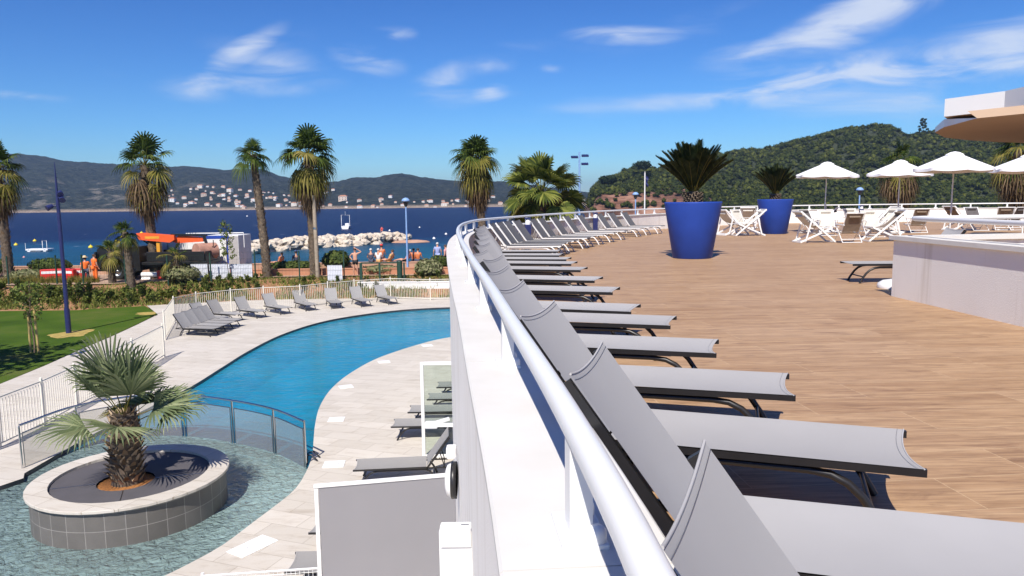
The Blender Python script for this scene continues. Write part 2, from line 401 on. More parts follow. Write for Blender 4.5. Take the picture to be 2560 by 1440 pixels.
def _sea():
    t = NT('sea_water'); v = t.world()
    sp = t.N('ShaderNodeSeparateXYZ'); t.L(v, sp.inputs[0])
    mr = t.N('ShaderNodeMapRange'); t.L(sp.outputs[1], mr.inputs[0]); mr.inputs[1].default_value = 55; mr.inputs[2].default_value = 255
    n = t.noise(t.world(scale=(.012, .03, 1)), 1, 4); ad = t.N('ShaderNodeMath', operation='MULTIPLY_ADD'); t.L(n, ad.inputs[0]); ad.inputs[1].default_value = .5; ad.inputs[2].default_value = -.25
    su = t.N('ShaderNodeMath', operation='ADD'); t.L(mr.outputs[0], su.inputs[0]); t.L(ad.outputs[0], su.inputs[1])
    c = t.ramp(su.outputs[0], [(0.0, (.06, .17, .19)), (.22, (.010, .095, .15)), (.45, (.006, .055, .12)), (.66, (.0035, .008, .052)), (1, (.0035, .005, .042))])
    wv = t.noise(t.world(scale=(.05, .16, 1)), 1, 6, .65)
    c = t.mix(.6, c, t.ramp(wv, [(.35, (.55, .55, .6)), (.65, (1.0, 1.0, 1.0))]), 'MULTIPLY')
    wc = t.noise(t.world(scale=(.14, .50, 1)), 1, 3, .5)
    wm = t.ramp(wc, [(.715, (0, 0, 0)), (.745, (1, 1, 1))])
    c = t.mix(wm, c, (.5, .55, .62)); t.base(c)
    t.set(Roughness=.35); t.p.inputs['Specular IOR Level'].default_value = .05
    w2 = t.noise(t.world(scale=(.25, .6, 1)), 1, 5, .6)
    t.bump(w2, .8, .9); return t.mat
M['sea'] = _sea()
def _lawn():
    t = NT('lawn_grass'); v = t.world(); f = t.noise(v, .35, 5); g = t.noise(v, 18, 4)
    c = t.ramp(f, [(.3, (.040, .080, .008)), (.5, (.062, .115, .012)), (.62, (.085, .125, .020)), (.75, (.12, .135, .035))])
    c = t.mix(.5, c, t.ramp(g, [(.3, (.6, .6, .5)), (.7, (1, 1, 1))]), 'MULTIPLY'); t.base(c); t.set(Roughness=.9)
    t.p.inputs['Specular IOR Level'].default_value = .1; t.bump(g, .6, .05); return t.mat
M['lawn'] = _lawn()
def _soilbed():
    t = NT('garden_soil'); v = t.world(); f = t.noise(v, .8, 6)
    t.base(t.ramp(f, [(.3, (.20, .095, .045)), (.6, (.32, .17, .085)), (.8, (.34, .24, .12))])); t.set(Roughness=.95); t.bump(t.noise(v, 9, 5), .6, .08); return t.mat
M['bed'] = _soilbed()
M['dry_grass'] = plain('dry_grass', (.36, .27, .07), .95, var=.3, scale=5)
def _street():
    t = NT('promenade_paving'); v = t.world(); f = t.noise(v, .3, 6)
    t.base(t.ramp(f, [(.3, (.34, .22, .15)), (.6, (.42, .29, .21)), (.8, (.46, .35, .27))])); t.set(Roughness=.9); return t.mat
M['street'] = _street()
M['sand'] = plain('beach_sand', (.46, .36, .25), .95, var=.15, scale=.5)
def _hill():
    t = NT('far_hillside'); v = t.world(); f = t.noise(v, .026, 8, .66); g = t.noise(v, .09, 5, .7); sp = t.N('ShaderNodeSeparateXYZ'); t.L(v, sp.inputs[0])
    c = t.ramp(g, [(.34, (.006, .010, .011)), (.52, (.026, .034, .030)), (.70, (.064, .070, .055))])
    bare = t.ramp(f, [(.54, (0, 0, 0)), (.63, (.85, .85, .85))])
    hi = t.N('ShaderNodeMapRange'); t.L(sp.outputs[2], hi.inputs[0]); hi.inputs[1].default_value = 55; hi.inputs[2].default_value = 20
    lo = t.N('ShaderNodeMapRange'); t.L(sp.outputs[0], lo.inputs[0]); lo.inputs[1].default_value = -380; lo.inputs[2].default_value = -620
    mm = t.N('ShaderNodeMath', operation='MULTIPLY'); t.L(hi.outputs[0], mm.inputs[0]); t.L(lo.outputs[0], mm.inputs[1])
    m3 = t.N('ShaderNodeMath', operation='MULTIPLY'); t.L(bare, m3.inputs[0]); t.L(mm.outputs[0], m3.inputs[1])
    c = t.mix(m3.outputs[0], c, (.20, .18, .15))
    sh = t.N('ShaderNodeMapRange'); t.L(sp.outputs[2], sh.inputs[0]); sh.inputs[1].default_value = -2.5; sh.inputs[2].default_value = -5.5
    t.base(t.mix(sh.outputs[0], c, t.ramp(g, [(.3, (.26, .20, .15)), (.7, (.42, .33, .25))]))); t.set(Roughness=1); t.p.inputs['Specular IOR Level'].default_value = 0
    t.bump(g, 1.0, 7); return t.mat
M['hill'] = _hill()
def _cliff():
    t = NT('red_rock_hillside'); v = t.world(); f = t.noise(t.world(scale=(.06, .06, .25)), 1, 8, .65); g = t.noise(v, .25, 6, .7); sp = t.N('ShaderNodeSeparateXYZ'); t.L(v, sp.inputs[0])
    r = t.ramp(f, [(.36, (.05, .022, .014)), (.50, (.22, .105, .068)), (.64, (.40, .23, .16))])
    gr = t.ramp(g, [(.3, (.02, .03, .012)), (.7, (.05, .06, .02))])
    hi = t.N('ShaderNodeMapRange'); t.L(sp.outputs[2], hi.inputs[0]); hi.inputs[1].default_value = 5; hi.inputs[2].default_value = 11
    ex = t.N('ShaderNodeMapRange'); t.L(sp.outputs[0], ex.inputs[0]); ex.inputs[1].default_value = 78; ex.inputs[2].default_value = 100
    mxx = t.N('ShaderNodeMath', operation='MAXIMUM'); t.L(hi.outputs[0], mxx.inputs[0]); t.L(ex.outputs[0], mxx.inputs[1])
    t.base(t.mix(mxx.outputs[0], r, gr)); t.set(Roughness=1); t.bump(f, 1, 5); return t.mat
M['cliff'] = _cliff()
def _lampglow():
    t = NT('lamp_head'); t.base((.8, .8, .78)); t.set(Roughness=.3); return t.mat
M['lamp_head'] = _lampglow()
# ------------------------------------------------------------------ terrace edge: one smooth bow-shaped curve
RC = [(.25, -3.0), (.22, -.6), (.20, 1.0), (.17, 1.5), (.12, 2.09), (0, 3.29), (-.16, 4.93), (-.37, 6.93), (-.72, 10.5), (-.95, 13.2), (-1.10, 15.8), (-1.12, 18.2),
      (-.85, 21.2), (.35, 25.0), (1.95, 29.0), (3.9, 33.2), (8.2, 39.4), (13, 43.3), (17.8, 45.2), (22.7, 45.2), (27, 44.2), (30, 42.8), (36, 38), (41, 31)]
def catmull(P, step=.03):
    P = [Vector((p[0], p[1])) for p in P]; P = [P[0]*2-P[1]]+P+[P[-1]*2-P[-2]]; out = []
    for i in range(1, len(P)-2):
        n = max(2, int((P[i+1]-P[i]).length/step))
        t0 = 0; t1 = (P[i]-P[i-1]).length**.5; t2 = t1+(P[i+1]-P[i]).length**.5; t3 = t2+(P[i+2]-P[i+1]).length**.5
        for k in range(n):
            t = t1+(t2-t1)*k/n
            A1 = P[i-1]*((t1-t)/(t1-t0))+P[i]*((t-t0)/(t1-t0)); A2 = P[i]*((t2-t)/(t2-t1))+P[i+1]*((t-t1)/(t2-t1)); A3 = P[i+1]*((t3-t)/(t3-t2))+P[i+2]*((t-t2)/(t3-t2))
            B1 = A1*((t2-t)/(t2-t0))+A2*((t-t0)/(t2-t0)); B2 = A2*((t3-t)/(t3-t1))+A3*((t-t1)/(t3-t1))
            out.append(B1*((t2-t)/(t2-t1))+B2*((t-t1)/(t2-t1)))
    out.append(P[-2]); return out
CV = catmull(RC)
SL = [0.0]
for i in range(1, len(CV)): SL.append(SL[-1]+(CV[i]-CV[i-1]).length)
def cnorm(i):
    t = CV[min(i+1, len(CV)-1)]-CV[max(i-1, 0)]; t.normalize(); return t, Vector((t.y, -t.x))
def offs(d, z, step=1):
    step *= 3
    return [Vector((*(CV[i]+cnorm(i)[1]*d), z)) for i in range(0, len(CV), step)]
def at_s(s):
    import bisect
    i = min(len(CV)-1, max(0, bisect.bisect_left(SL, s))); return i
# parapet: rendered wall, coping stones on top, facade down to the pool deck
par = empty('terrace_parapet', (0, 0, 0), 0, 'long white rendered parapet curving round the wooden terrace, with facade down to the pool', 'parapet wall')
mb = MB()
O = offs(-.165, 0, 2); I = offs(.17, 0, 2)
def zz(L, z): return [Vector((p.x, p.y, z)) for p in L]
mb.strip(zz(O, ZP-.1), zz(O, .738), smooth=True); mb.strip(zz(I, .738), zz(I, 0), smooth=True)
mb.build('facade_wall', M['white_render'], par)
mb = MB(); A = offs(-.168, 0, 2); mb.strip(zz(A, .722), zz(A, .747), smooth=True)
mb.build('mortar_joint', M['joint'], par)
# coping in stones about 2 m long with open joints
s = SL[min(range(len(CV)), key=lambda i: abs(CV[i].y-1.52) if CV[i].x < 1 else 99)]-4.2
mb = MB(); s = max(s, .05)
while s < SL[-1]-.3:
    e = min(s+2.1, SL[-1]); i0, i1 = at_s(s), at_s(e)
    idx = list(range(i0, i1, 10))+[i1]
    if len(idx) > 1:
        pr = [(-.20, .748), (-.203, .795), (-.195, .802), (.195, .802), (.203, .795), (.20, .748)]
        ring = []
        for j, i in enumerate(idx):
            t, n = cnorm(i); p = CV[i]
            if j == 0: p = p+t*.006
            ring.append([Vector((*(p+n*o), z)) for o, z in pr])
        for a, b in zip(ring[:-1], ring[1:]): mb.strip(b+[b[0]], a+[a[0]])
        k = len(pr); mb.add(ring[0], [tuple(range(k))]); mb.add(ring[-1], [tuple(range(k))[::-1]])
    s = e
mb.build('coping', M['coping'], par)
# handrail
ZR = 1.083-.034
rail = empty('terrace_railing', (CV[0].x, CV[0].y, .80), 0, 'round white handrail on short posts running along the top of the long parapet', 'railing')
ro = Vector((CV[0].x, CV[0].y, .80))
mb = MB(); mb.tube([Vector((p.x, p.y, ZR))-ro for p in CV[::6]], .0335, 14); mb.build('handrail', M['white_metal'], rail)
s0 = SL[min(range(len(CV)), key=lambda i: abs(CV[i].y-1.70) if CV[i].x < 1 else 99)]
pm = MB(); pm.box((0, 0, .118), (.055, .075, .216))
bm_ = MB(); bm_.bbox((0, 0, .007), (.11, .20, .014), .004)
nm = MB()
for sy in (0,):
    nm.lathe([(.001, .052), (.014, .049), (.021, .040), (.023, .030), (.023, .014)], 12, c=(0.04 if 0 else .03, sy, 0))
post0 = None; k = -2
while s0+k*1.85 < SL[-1]-1:
    s = s0+k*1.85; k += 1
    if s < .2: continue
    i = at_s(s); t, n = cnorm(i); p = Vector((*CV[i], .80))-ro; rz = math.atan2(n.y, n.x)
    if post0 is None:
        post0 = pm.build('post', M['white_metal'], rail); post0.location = p; post0.rotation_euler = (0, 0, rz)
        bp = bm_.build('base_plate', M['white_metal'], post0); 
        for sy in (-.075, .075): nu = nm.build('dome_nut', M['white_metal'], post0); nu.location = (0, sy, 0)
    else: dup(post0, p, rz, parent=rail)
# terrace floor
mb = MB(); inner = offs(.17, 0, 4); pts = [(p.x, p.y) for p in inner]+[(44, 20), (44, -4), (.6, -4)]
mb.poly(pts, 0.0); tag(mb.build('terrace_floor', M['wood_floor']), kind='structure')
mb = MB(); mb.poly(pts, -.06); mb.poly(pts, -.30); 
# ------------------------------------------------------------------ sun loungers
def make_lounger(frame, sling, hem, label, group, w=.59, L=1.93, k=1.0):
    root = empty('sun_lounger', label=label, cat='sun lounger', group=group)
    hx, hz = .463, .341; bt = (0.0, .982); y = w/2
    yr = y; y = y+.014
    def sl(p0, p1, m, name, n=14, mth=10, sag=.020, concave=(0, 0)):
        mb = MB(); vs = []
        for i in range(n+1):
            for j in range(mth+1):
                v = -1+2*j/mth; c = 1-v*v
                a0 = concave[0]*c; a1 = 1-concave[1]*c; u = a0+(a1-a0)*i/n
                x = p0[0]+(p1[0]-p0[0])*u; z = p0[1]+(p1[1]-p0[1])*u
                nx, nz = (p1[1]-p0[1]), -(p1[0]-p0[0]); l = math.hypot(nx, nz)
                if nz > 0: nx, nz = -nx, -nz
                vs.append((x+nx/l*sag*c, v*y, z+nz/l*sag*c))
        fs = [(i*(mth+1)+j, (i+1)*(mth+1)+j, (i+1)*(mth+1)+j+1, i*(mth+1)+j+1) for i in range(n) for j in range(mth)]
        mb.add(vs, fs, 0, True); o = mb.build(name, m, root); return vs, o
    sv, so = sl((hx+.0, hz+.020), (L, hz+.024), sling, 'seat_sling', concave=(0, .024))
    mb = MB(); mb.tube(sv[-11:], .004, 6); mb.build('hem', hem, so)
    mb = MB(); mb.tube([Vector(q).lerp(Vector(p), .28)+Vector((0, 0, .001)) for p, q in zip(sv[-22:-11], sv[-11:])], .0010, 4); mb.build('stitch_line', M['steel_frame'], so)
    bv, bo = sl((hx, hz+.021), (bt[0], bt[1]+.005), sling, 'back_sling', concave=(0, .032))
    y = yr
    mb = MB(); mb.tube(bv[-11:], .0045, 6); mb.build('hem', hem, bo); mb = MB(); mb.tube([Vector(q).lerp(Vector(p), .45)+Vector((.001, 0, .001)) for p, q in zip(bv[-22:-11], bv[-11:])], .0010, 4); mb.build('stitch_line', M['steel_frame'], bo)
    for sy in (-1, 1):
        mb = MB(); mb.bar((hx-.03, sy*y, hz-.008), (L+.012, sy*y, hz+.003), .026, .036); mb.build('seat_rail', frame, root)
        mb = MB(); mb.bar((hx-.012, sy*y, hz-.022), (bt[0]-.022, sy*y, bt[1]-.028), .026, .042); mb.build('back_rail', frame, root)
        yy = sy*(y-.028)
        mb = MB(); mb.tube([(1.80, yy, 0.004), (1.75, yy, .09), (1.685, yy, .185), (1.62, yy, .245), (1.54, yy, .282), (1.44, yy, .294), (.56, yy, .294), (.46, yy, .286), (.39, yy, .25), (.33, yy, .17), (.28, yy, .08), (.25, yy, .004)], .021, 8)
        mb.build('leg_frame', frame, root)
    mb = MB(); mb.tube([(1.73, -y+.03, .12), (1.73, y-.03, .12)], .012, 6); mb.build('crossbar', frame, root)
    mb = MB(); mb.tube([(.305, -y+.03, .13), (.305, y-.03, .13)], .012, 6); mb.build('crossbar', frame, root)
    mb = MB(); mb.tube([(.20, -y+.03, .69), (.09, -y+.05, .32), (.09, y-.05, .32), (.20, y-.03, .69)], .011, 6)
    for sy in (-1, 1):
        mb.bar((.02, sy*(y-.06), .30), (.50, sy*(y-.06), .305), .012, .03)
        for q in range(4): mb.box((.05+q*.07, sy*(y-.06), .32), (.02, .016, .03))
    mb.build('back_support', frame, root)
    if k != 1.0: root.scale = (k, k, k)
    return root
G1 = 'dark framed loungers along the terrace rail'
dark = make_lounger(M['dark_metal'], M['sling'], M['hem'], 'dark framed grey sun lounger nearest the camera beside the white handrail', G1)
def place(o, head, ang): o.location = head; o.rotation_euler = (0, 0, ang)
ORD = ['second', 'third', 'fourth', 'fifth', 'sixth', 'seventh', 'eighth', 'ninth', 'tenth', 'eleventh', 'twelfth', 'thirteenth']
feet = [((2258, 1087.5), (2304, 1187)), ((1970.5, 941), (1981.7, 998)), ((1796, 856), (1786, 889.5)), ((1689.5, 796), (1671, 819)), ((1601, 764), (1572, 785.7)), ((1547.5, 721.5), (1529, 735)),
        ((1509, 695.5), (1480, 705)), ((1466.5, 671), (1450, 678)), ((1438, 657), (1430, 662)), ((1423, 646.7), (1418, 650)), ((1403, 637), (1400, 640)), ((1398, 627.5), (1396, 630))]
place(dark, (.371, 1.529, 0), -.372)
row = [(.295, 2.852, -.303), (.150, 4.176, -.348), (-.003, 5.368, -.295), (-.135, 6.673, -.304)]
aa = [-.32, -.35, -.31, -.34, -.31, -.29, -.26, -.23, -.20]
for (f, n), a in zip(feet[3:], aa):
    m = (at(*f, .341)+at(*n, .341))/2; hd = m-Vector((math.cos(a), math.sin(a), 0))*1.927; row.append((hd.x, hd.y, a))
for i, (x, y, a) in enumerate(row):
    w = 'dark framed grey sun lounger, %s from the camera along the terrace rail' % (ORD+['fourteenth'])[i]
    if i == len(row)-1: w = 'dark framed grey sun lounger farthest from the camera, beside the first white framed one'
    dup(dark, (x, y, 0), a, w, G1)
G2 = 'white framed loungers along the terrace bend'
white = make_lounger(M['white_metal'], M['dark_sling'], M['dark_sling'], 'white framed lounger with grey sling, first of its row beside the dark framed ones', G2)
def pj(P):
    d = Vector(P)-CAM; z = d.dot(FW); return 1280+F*d.dot(RT)/z, 720-F*d.dot(UP)/z
ORW = ['second', 'third', 'fourth', 'fifth', 'sixth', 'seventh', 'eighth', 'ninth']
for k, px in enumerate([1229, 1248, 1266, 1290, 1331, 1351, 1383, 1415, 1449, 1497, 1527, 1560]):
    best = None
    for i in range(len(CV)):
        if not (CV[i].y > 19 and CV[i].x < 12): continue
        t, n = cnorm(i); p = CV[i]+n*.42; e = abs(pj((p.x, p.y, .92))[0]-px)
        if best is None or e < best[0]: best = (e, p, math.atan2(n.y, n.x))
    _, p, a = best; a += rnd(-.03, .03)
    if k == 0: place(white, (p.x, p.y, 0), a); continue
    w = ('white framed lounger with grey sling, %s from the dark framed row' % ORW[k-1]) if k < 9 else \
        ['white framed lounger just right of the bollard lamp farther along the bend', 'white framed lounger with grey sling, last but one in its row', 'white framed lounger with grey sling, last in its row nearest the big blue pot'][k-9]
    dup(white, (p.x, p.y, 0), a, w, G2)
# a dark lounger half hidden behind the inner wall
p = at(2150, 702, 0)
dup(dark, (p.x+1.6, p.y-.25, 0), PI-.05, 'dark framed lounger half hidden behind the white stairwell wall', 'loungers by the stairwell')
p = at(2430, 590, 0)
# ------------------------------------------------------------------ big blue pots with cycads
def make_pot(label):
    r = empty('plant_pot', label=label, cat='plant pot', group='big blue pots on the terrace')
    mb = MB(); mb.lathe([(.02, 0), (.50, 0), (.515, .012), (.75, 1.45), (.752, 1.475), (.742, 1.49), (.725, 1.48), (.715, 1.40)], 64)
    mb.build('pot_body', M['blue_pot'], r)
    mb = MB(); mb.disc(.722, 1.40, 40); mb.build('soil', M['soil'], r); return r
def make_cycad(label, nf=64, Lf=1.28):
    r = empty('cycad', label=label, cat='cycad', group='cycads in the blue pots')
    mb = MB(); mb.lathe([(.13, -.05), (.19, .08), (.20, .22), (.15, .34), (.05, .40)], 14)
    for k in range(60):
        a = k*2.4; z = .02+.3*k/60; q = Vector((math.cos(a)*.19, math.sin(a)*.19, z)); mb.bar(q, q*1.0+Vector((math.cos(a)*.07, math.sin(a)*.07, .06)), .04, .03)
    mb.build('trunk', M['palm_bark'], r)
    mb = MB()
    for k in range(nf):
        a = k*2.399963+rnd(-.2, .2); q = (k/(nf-1))**.8; el = math.radians(87-37*q+rnd(-5, 5)); L = Lf*rnd(.85, 1.08)
        rad = Vector((math.cos(a), math.sin(a), 0)); p = Vector((0, 0, .34))+rad*.08; pts = [p.copy()]; e = el; n = 20
        for s_ in range(n):
            d = rad*math.cos(e)+Vector((0, 0, math.sin(e))); p = p+d*(L/n); pts.append(p.copy()); e -= .36/n
        mb.tube(pts, [.014*(1-.8*i/n) for i in range(n+1)], 3, 1, caps=False)
        for s_ in range(3, n+1):
            for h_ in (0, .5):
                if s_ == n and h_: continue
                c = pts[s_] if not h_ else (pts[s_]+pts[min(s_+1, n)])/2
                t = (pts[s_]-pts[s_-1]).normalized(); sd = t.cross(Vector((0, 0, 1))); sd = sd.normalized() if sd.length > .01 else Vector((-rad.y, rad.x, 0))
                up = sd.cross(t); l = .21*min(1, .35+1.2*math.sin(PI*min(.97, .12+.86*s_/n)))
                for sg in (-1, 1):
                    d = (sd*sg*.78+t*.62+up*.30).normalized(); w_ = t*.021
                    tip = c+d*l; mid = c+d*l*.5
                    mb.add([c-w_, c+w_, mid+w_*.8, tip, mid-w_*.8], [(0, 1, 2, 3, 4)], 0)
    mb.build('fronds', [M['cycad_leaf'], M['palm_old']], r); return r
p1 = at(1742, 648, 0); pot = make_pot('large blue conical plant pot standing alone on the wooden terrace'); pot.location = (p1.x, p1.y+.5, 0)
p2_ = at(1946, 585.5, 0); dup(pot, (p2_.x, p2_.y+.5, 0), .4, 'large blue conical plant pot among the white deck chairs, farther away')
cy = make_cycad('dark green cycad with upright fronds in the nearer blue pot'); cy.location = (p1.x, p1.y+.5, 1.40); cy.scale = (1.0,)*3
dup(cy, (p2_.x, p2_.y+.5, 1.38), 2.1, 'dark green cycad in the farther blue pot, against the wooded hill', scale=.95)
# ------------------------------------------------------------------ deck chairs
def make_deckchair(canvas, label):
    r = empty('deck_chair', label=label, cat='deck chair', group='white framed deck chairs on the terrace'); W = .29; wm = M['white_paint']
    for sy in (-1, 1):
        mb = MB(); mb.bar((0, sy*W, .90), (1.02, sy*W, .03), .028, .048); mb.build('back_rail', wm, r)
        mb = MB(); mb.bar((.02, sy*(W-.035), .03), (.92, sy*(W-.035), .42), .028, .048); mb.build('seat_rail', wm, r)
        mb = MB(); mb.bar((.30, sy*(W+.03), .66), (.14, sy*(W+.03), .06), .022, .04); mb.build('prop_leg', wm, r)
    for x, z, w in ((0, .90, W), (1.02, .03, W), (.02, .03, W), (.92, .42, W), (.14, .06, W+.03)): mb = MB(); mb.bar((x, -w, z), (x, w, z), .03, .04); mb.build('crossbar', wm, r)
    mb = MB(); P = []
    for i in range(17):
        u = i/16; x = .92*u; z = .90+(.42-.90)*u-.34*math.sin(PI*u**.85)*.62; P.append((x, z))
    A = [Vector((x, -W+.04, z)) for x, z in P]; B = [Vector((x, W-.04, z)) for x, z in P]; mb.strip(A, B, smooth=True)
    s_ = mb.build('canvas_sling', canvas, r)
    mb = MB(); mb.bbox((.09, 0, .79), (.05, .40, .14), .02, R=Matrix.Rotation(.75, 3, 'Y')); mb.build('head_pillow', canvas, r)
    r.scale = (1.2,)*3; return r
def make_armchair(canvas, label):
    r = empty('folding_armchair', label=label, cat='deck chair', group='white framed deck chairs on the terrace'); W = .30; wm = M['white_paint']
    for sy in (-1, 1):
        mb = MB(); mb.tube([(-.05, sy*W, 1.02), (.30, sy*W, .36), (.36, sy*W, .33), (.95, sy*W, .37)], .016, 6); mb.build('side_frame', wm, r)
        mb = MB(); mb.bar((.06, sy*(W+.03), .62), (.74, sy*(W+.03), .64), .05, .026); mb.build('armrest', wm, r)
        mb = MB(); mb.tube([(.70, sy*(W+.03), .63), (.12, sy*(W+.03), .02)], .014, 6); mb.build('rear_leg', wm, r)
        mb = MB(); mb.tube([(.20, sy*(W+.03), .61), (.82, sy*(W+.03), .02)], .014, 6); mb.build('front_leg', wm, r)
    for x, z in ((-.05, 1.02), (.95, .37), (.12, .03), (.82, .03), (.22, .13)): mb = MB(); mb.tube([(x, -W-.03, z), (x, W+.03, z)], .015, 6); mb.build('crossbar', wm, r)
    mb = MB()
    P = [(-.04+.34*u, 1.0-.62*u) for u in [i/8 for i in range(9)]]; P = [(x+.03*math.sin(PI*i/8), z-.02*math.sin(PI*i/8)) for i, (x, z) in enumerate(P)]
    mb.strip([Vector((x, -W+.02, z)) for x, z in P], [Vector((x, W-.02, z)) for x, z in P], smooth=True); mb.build('back_canvas', canvas, r)
    mb = MB(); P = [(.32+.62*u, .36-.05*math.sin(PI*u)) for u in [i/8 for i in range(9)]]
    mb.strip([Vector((x, -W+.02, z)) for x, z in P], [Vector((x, W-.02, z)) for x, z in P], smooth=True); mb.build('seat_canvas', canvas, r)
    mb = MB(); mb.bbox((.03, 0, .92), (.05, .38, .13), .02, R=Matrix.Rotation(.5, 3, 'Y')); mb.build('head_pillow', canvas, r)
    return r
chairs = [(1990, 607, 0.05, 'x', 'canvas', 'white deck chair with beige sling facing right, just right of the farther blue pot'),
          (2135, 609, PI/2, 'a', 'brown_canvas', 'white folding armchair seen from behind with brown canvas back'),
          (2252, 603, PI-.05, 'x', 'brown_canvas', 'white deck chair with brown sling facing left, beside the corner of the stairwell wall'),
          (2062, 588, -PI/2-.2, 'a', 'canvas', 'white folding armchair with beige canvas and pillow facing the camera, under the leftmost parasol'),
          (2008, 583, -PI/2+.4, 'a', 'charcoal_canvas', 'white folding armchair with charcoal canvas behind the farther blue pot, to its right'),
          (2092, 580, PI-.5, 'x', 'charcoal_canvas', 'white deck chair with charcoal sling behind the beige armchair'),
          (2122, 578, -PI/2+.2, 'a', 'canvas', 'white folding armchair with beige canvas left of the terrace bollard lamp'),
          (2170, 592, -PI/2-.1, 'a', 'canvas', 'white folding armchair with beige canvas, right behind the brown backed chair'),
          (2238, 586, PI+.35, 'x', 'canvas', 'white deck chair with beige sling facing left, under the second parasol'),
          (2236, 574, PI/2+.5, 'x', 'charcoal_canvas', 'white deck chair with charcoal sling close to the far wall under the second parasol'),
          (2302, 584, PI/2-.1, 'a', 'brown_canvas', 'white folding armchair with brown canvas behind the stairwell handrail'),
          (2368, 576, .25, 'x', 'brown_canvas', 'white deck chair with brown sling under the largest parasol'),
          (2425, 576, -PI/2, 'a', 'charcoal_canvas', 'white folding armchair with charcoal canvas and pillow, right of the largest parasol pole'),
          (2512, 577, PI/2-.4, 'a', 'brown_canvas', 'white folding armchair with brown canvas near the right edge of the picture'),
          (2550, 577, PI/2+.3, 'a', 'charcoal_canvas', 'white folding armchair with charcoal canvas, rightmost of the deck chairs'),
          (1907, 589, PI, 'x', 'canvas', 'white deck chair with beige sling between the two blue pots'),
          (1838, 578, -PI/2+.5, 'a', 'canvas', 'white folding armchair with beige canvas behind the chair between the pots'),
          (1800, 589, .4, 'x', 'canvas', 'white deck chair partly hidden behind the right side of the nearer blue pot'),
          (1868, 573, PI/2-.5, 'x', 'canvas', 'white deck chair close to the far wall between the two blue pots')]
proto = {}
for px, py, rz, ty, cv, lb in chairs:
    key = (ty, cv)
    if key not in proto: proto[key] = (make_deckchair if ty == 'x' else make_armchair)(M[cv], lb); o = proto[key]
    else: o = dup(proto[key], label=lb)
    q = at(px, py, 0); o.location = (q.x, q.y, 0); o.rotation_euler = (0, 0, rz)
# ------------------------------------------------------------------ parasols
def make_parasol(label):
    r = empty('parasol', label=label, cat='parasol', group='white parasols on the terrace'); N = 8; R_ = 1.3
    mb = MB(); mb.tube([(0, 0, .06), (0, 0, 3.0)], .024, 8); mb.build('pole', M['white_metal'], r)
    mb = MB(); mb.lathe([(.001, .10), (.05, .10), (.06, .09), (.28, .07), (.30, .05), (.30, 0)], 20); mb.build('base', M['white_paint'], r)
    mb = MB(); rings = 6; sub = 6; vs = []
    for i in range(rings+1):
        q = i/rings
        for k in range(N*sub):
            a = 2*PI*k/(N*sub); f = (k % sub)/sub; edge = math.cos(PI/N)/math.cos((f-.5)*2*PI/N); sag = math.sin(PI*f)
            rr = R_*(.10+.90*q)*edge*(1-.05*sag*q); z = 3.0-.60*q**1.15+.10*q*q-.045*sag*q*(1-.3*q)
            vs.append((rr*math.cos(a), rr*math.sin(a), z))
    n = N*sub
    mb.add(vs, [(i*n+k, i*n+(k+1) % n, (i+1)*n+(k+1) % n, (i+1)*n+k) for i in range(rings) for k in range(n)], 0, True)
    A = [Vector(v) for v in vs[-n:]]; mb.strip(A, [p-Vector((0, 0, .10))+Vector((p.x, p.y, 0))*.005 for p in A], closed=True, smooth=True)
    mb.build('canopy', M['parasol'], r)
    mb = MB(); mb.lathe([(.30, 2.94), (.27, 2.99), (.14, 3.055), (.02, 3.08)], 16); mb.build('vent_cap', M['parasol'], r)
    for k in range(N):
        a = 2*PI*k/N; d = Vector((math.cos(a), math.sin(a), 0)); mb = MB(); mb.bar(d*.05+Vector((0, 0, 2.93)), d*1.26+Vector((0, 0, 2.47)), .018, .018)
        mb.bar(d*.03+Vector((0, 0, 2.35)), d*.62+Vector((0, 0, 2.70)), .014, .014); mb.build('rib', M['white_metal'], r)
    mb = MB(); mb.tube([(.03, 0, 1.35), (.10, .02, 1.1), (.06, .02, .95), (.12, .03, .75)], .012, 5); mb.build('cord', M['white_cloth'], r)
    return r
par0 = make_parasol('white parasol standing alone, leftmost of the four')
for i, (px, y, lb) in enumerate([(2071, 32.5, None), (2256, 31.5, 'white parasol partly behind the largest one, in front of the dead palm fronds'), (2391, 26, 'white parasol showing largest, third from the left'), (2574, 28, 'white parasol cut off by the right edge of the picture')]):
    q = atY(px, 430, y); o = par0 if i == 0 else dup(par0, label=lb); o.location = (q.x-.12, q.y, 0); o.rotation_euler = (0, rnd(.01, .03), rnd(0, .7))
# ------------------------------------------------------------------ bollard lamps on the terrace
def make_bollard(label):
    r = empty('bollard_lamp', label=label, cat='bollard lamp', group='blue bollard lamps on the terrace')
    mb = MB(); mb.bbox((0, 0, .40), (.20, .20, .80), .012); mb.build('column', M['blue_paint'], r)
    mb = MB(); mb.lathe([(.001, .98), (.06, .975), (.085, .93), (.085, .80)], 16); mb.build('lamp_head', M['lamp_head'], r)
    mb = MB(); mb.bbox((0, 0, 1.0), (.20, .20, .05), .01); mb.build('cap', M['blue_paint'], r); return r
bl = make_bollard('blue bollard lamp with a white head between white loungers, nearest the bend')
for i, (px, d_, lb) in enumerate([(1320, 25.6, None), (1488, 34.6, 'blue bollard lamp with a white head between white loungers, farther along the bend'), (2153, 44.3, 'blue bollard lamp behind the deck chairs near the far wall')]):
    q = min((CV[j]+cnorm(j)[1]*(.45 if i < 2 else .4) for j in range(len(CV)) if CV[j].y > 15 and (i == 2 or CV[j].x < 14)), key=lambda p: abs(pj((p.x, p.y, .6))[0]-px)); o = bl if i == 0 else dup(bl, label=lb); o.location = (q.x, q.y, 0)
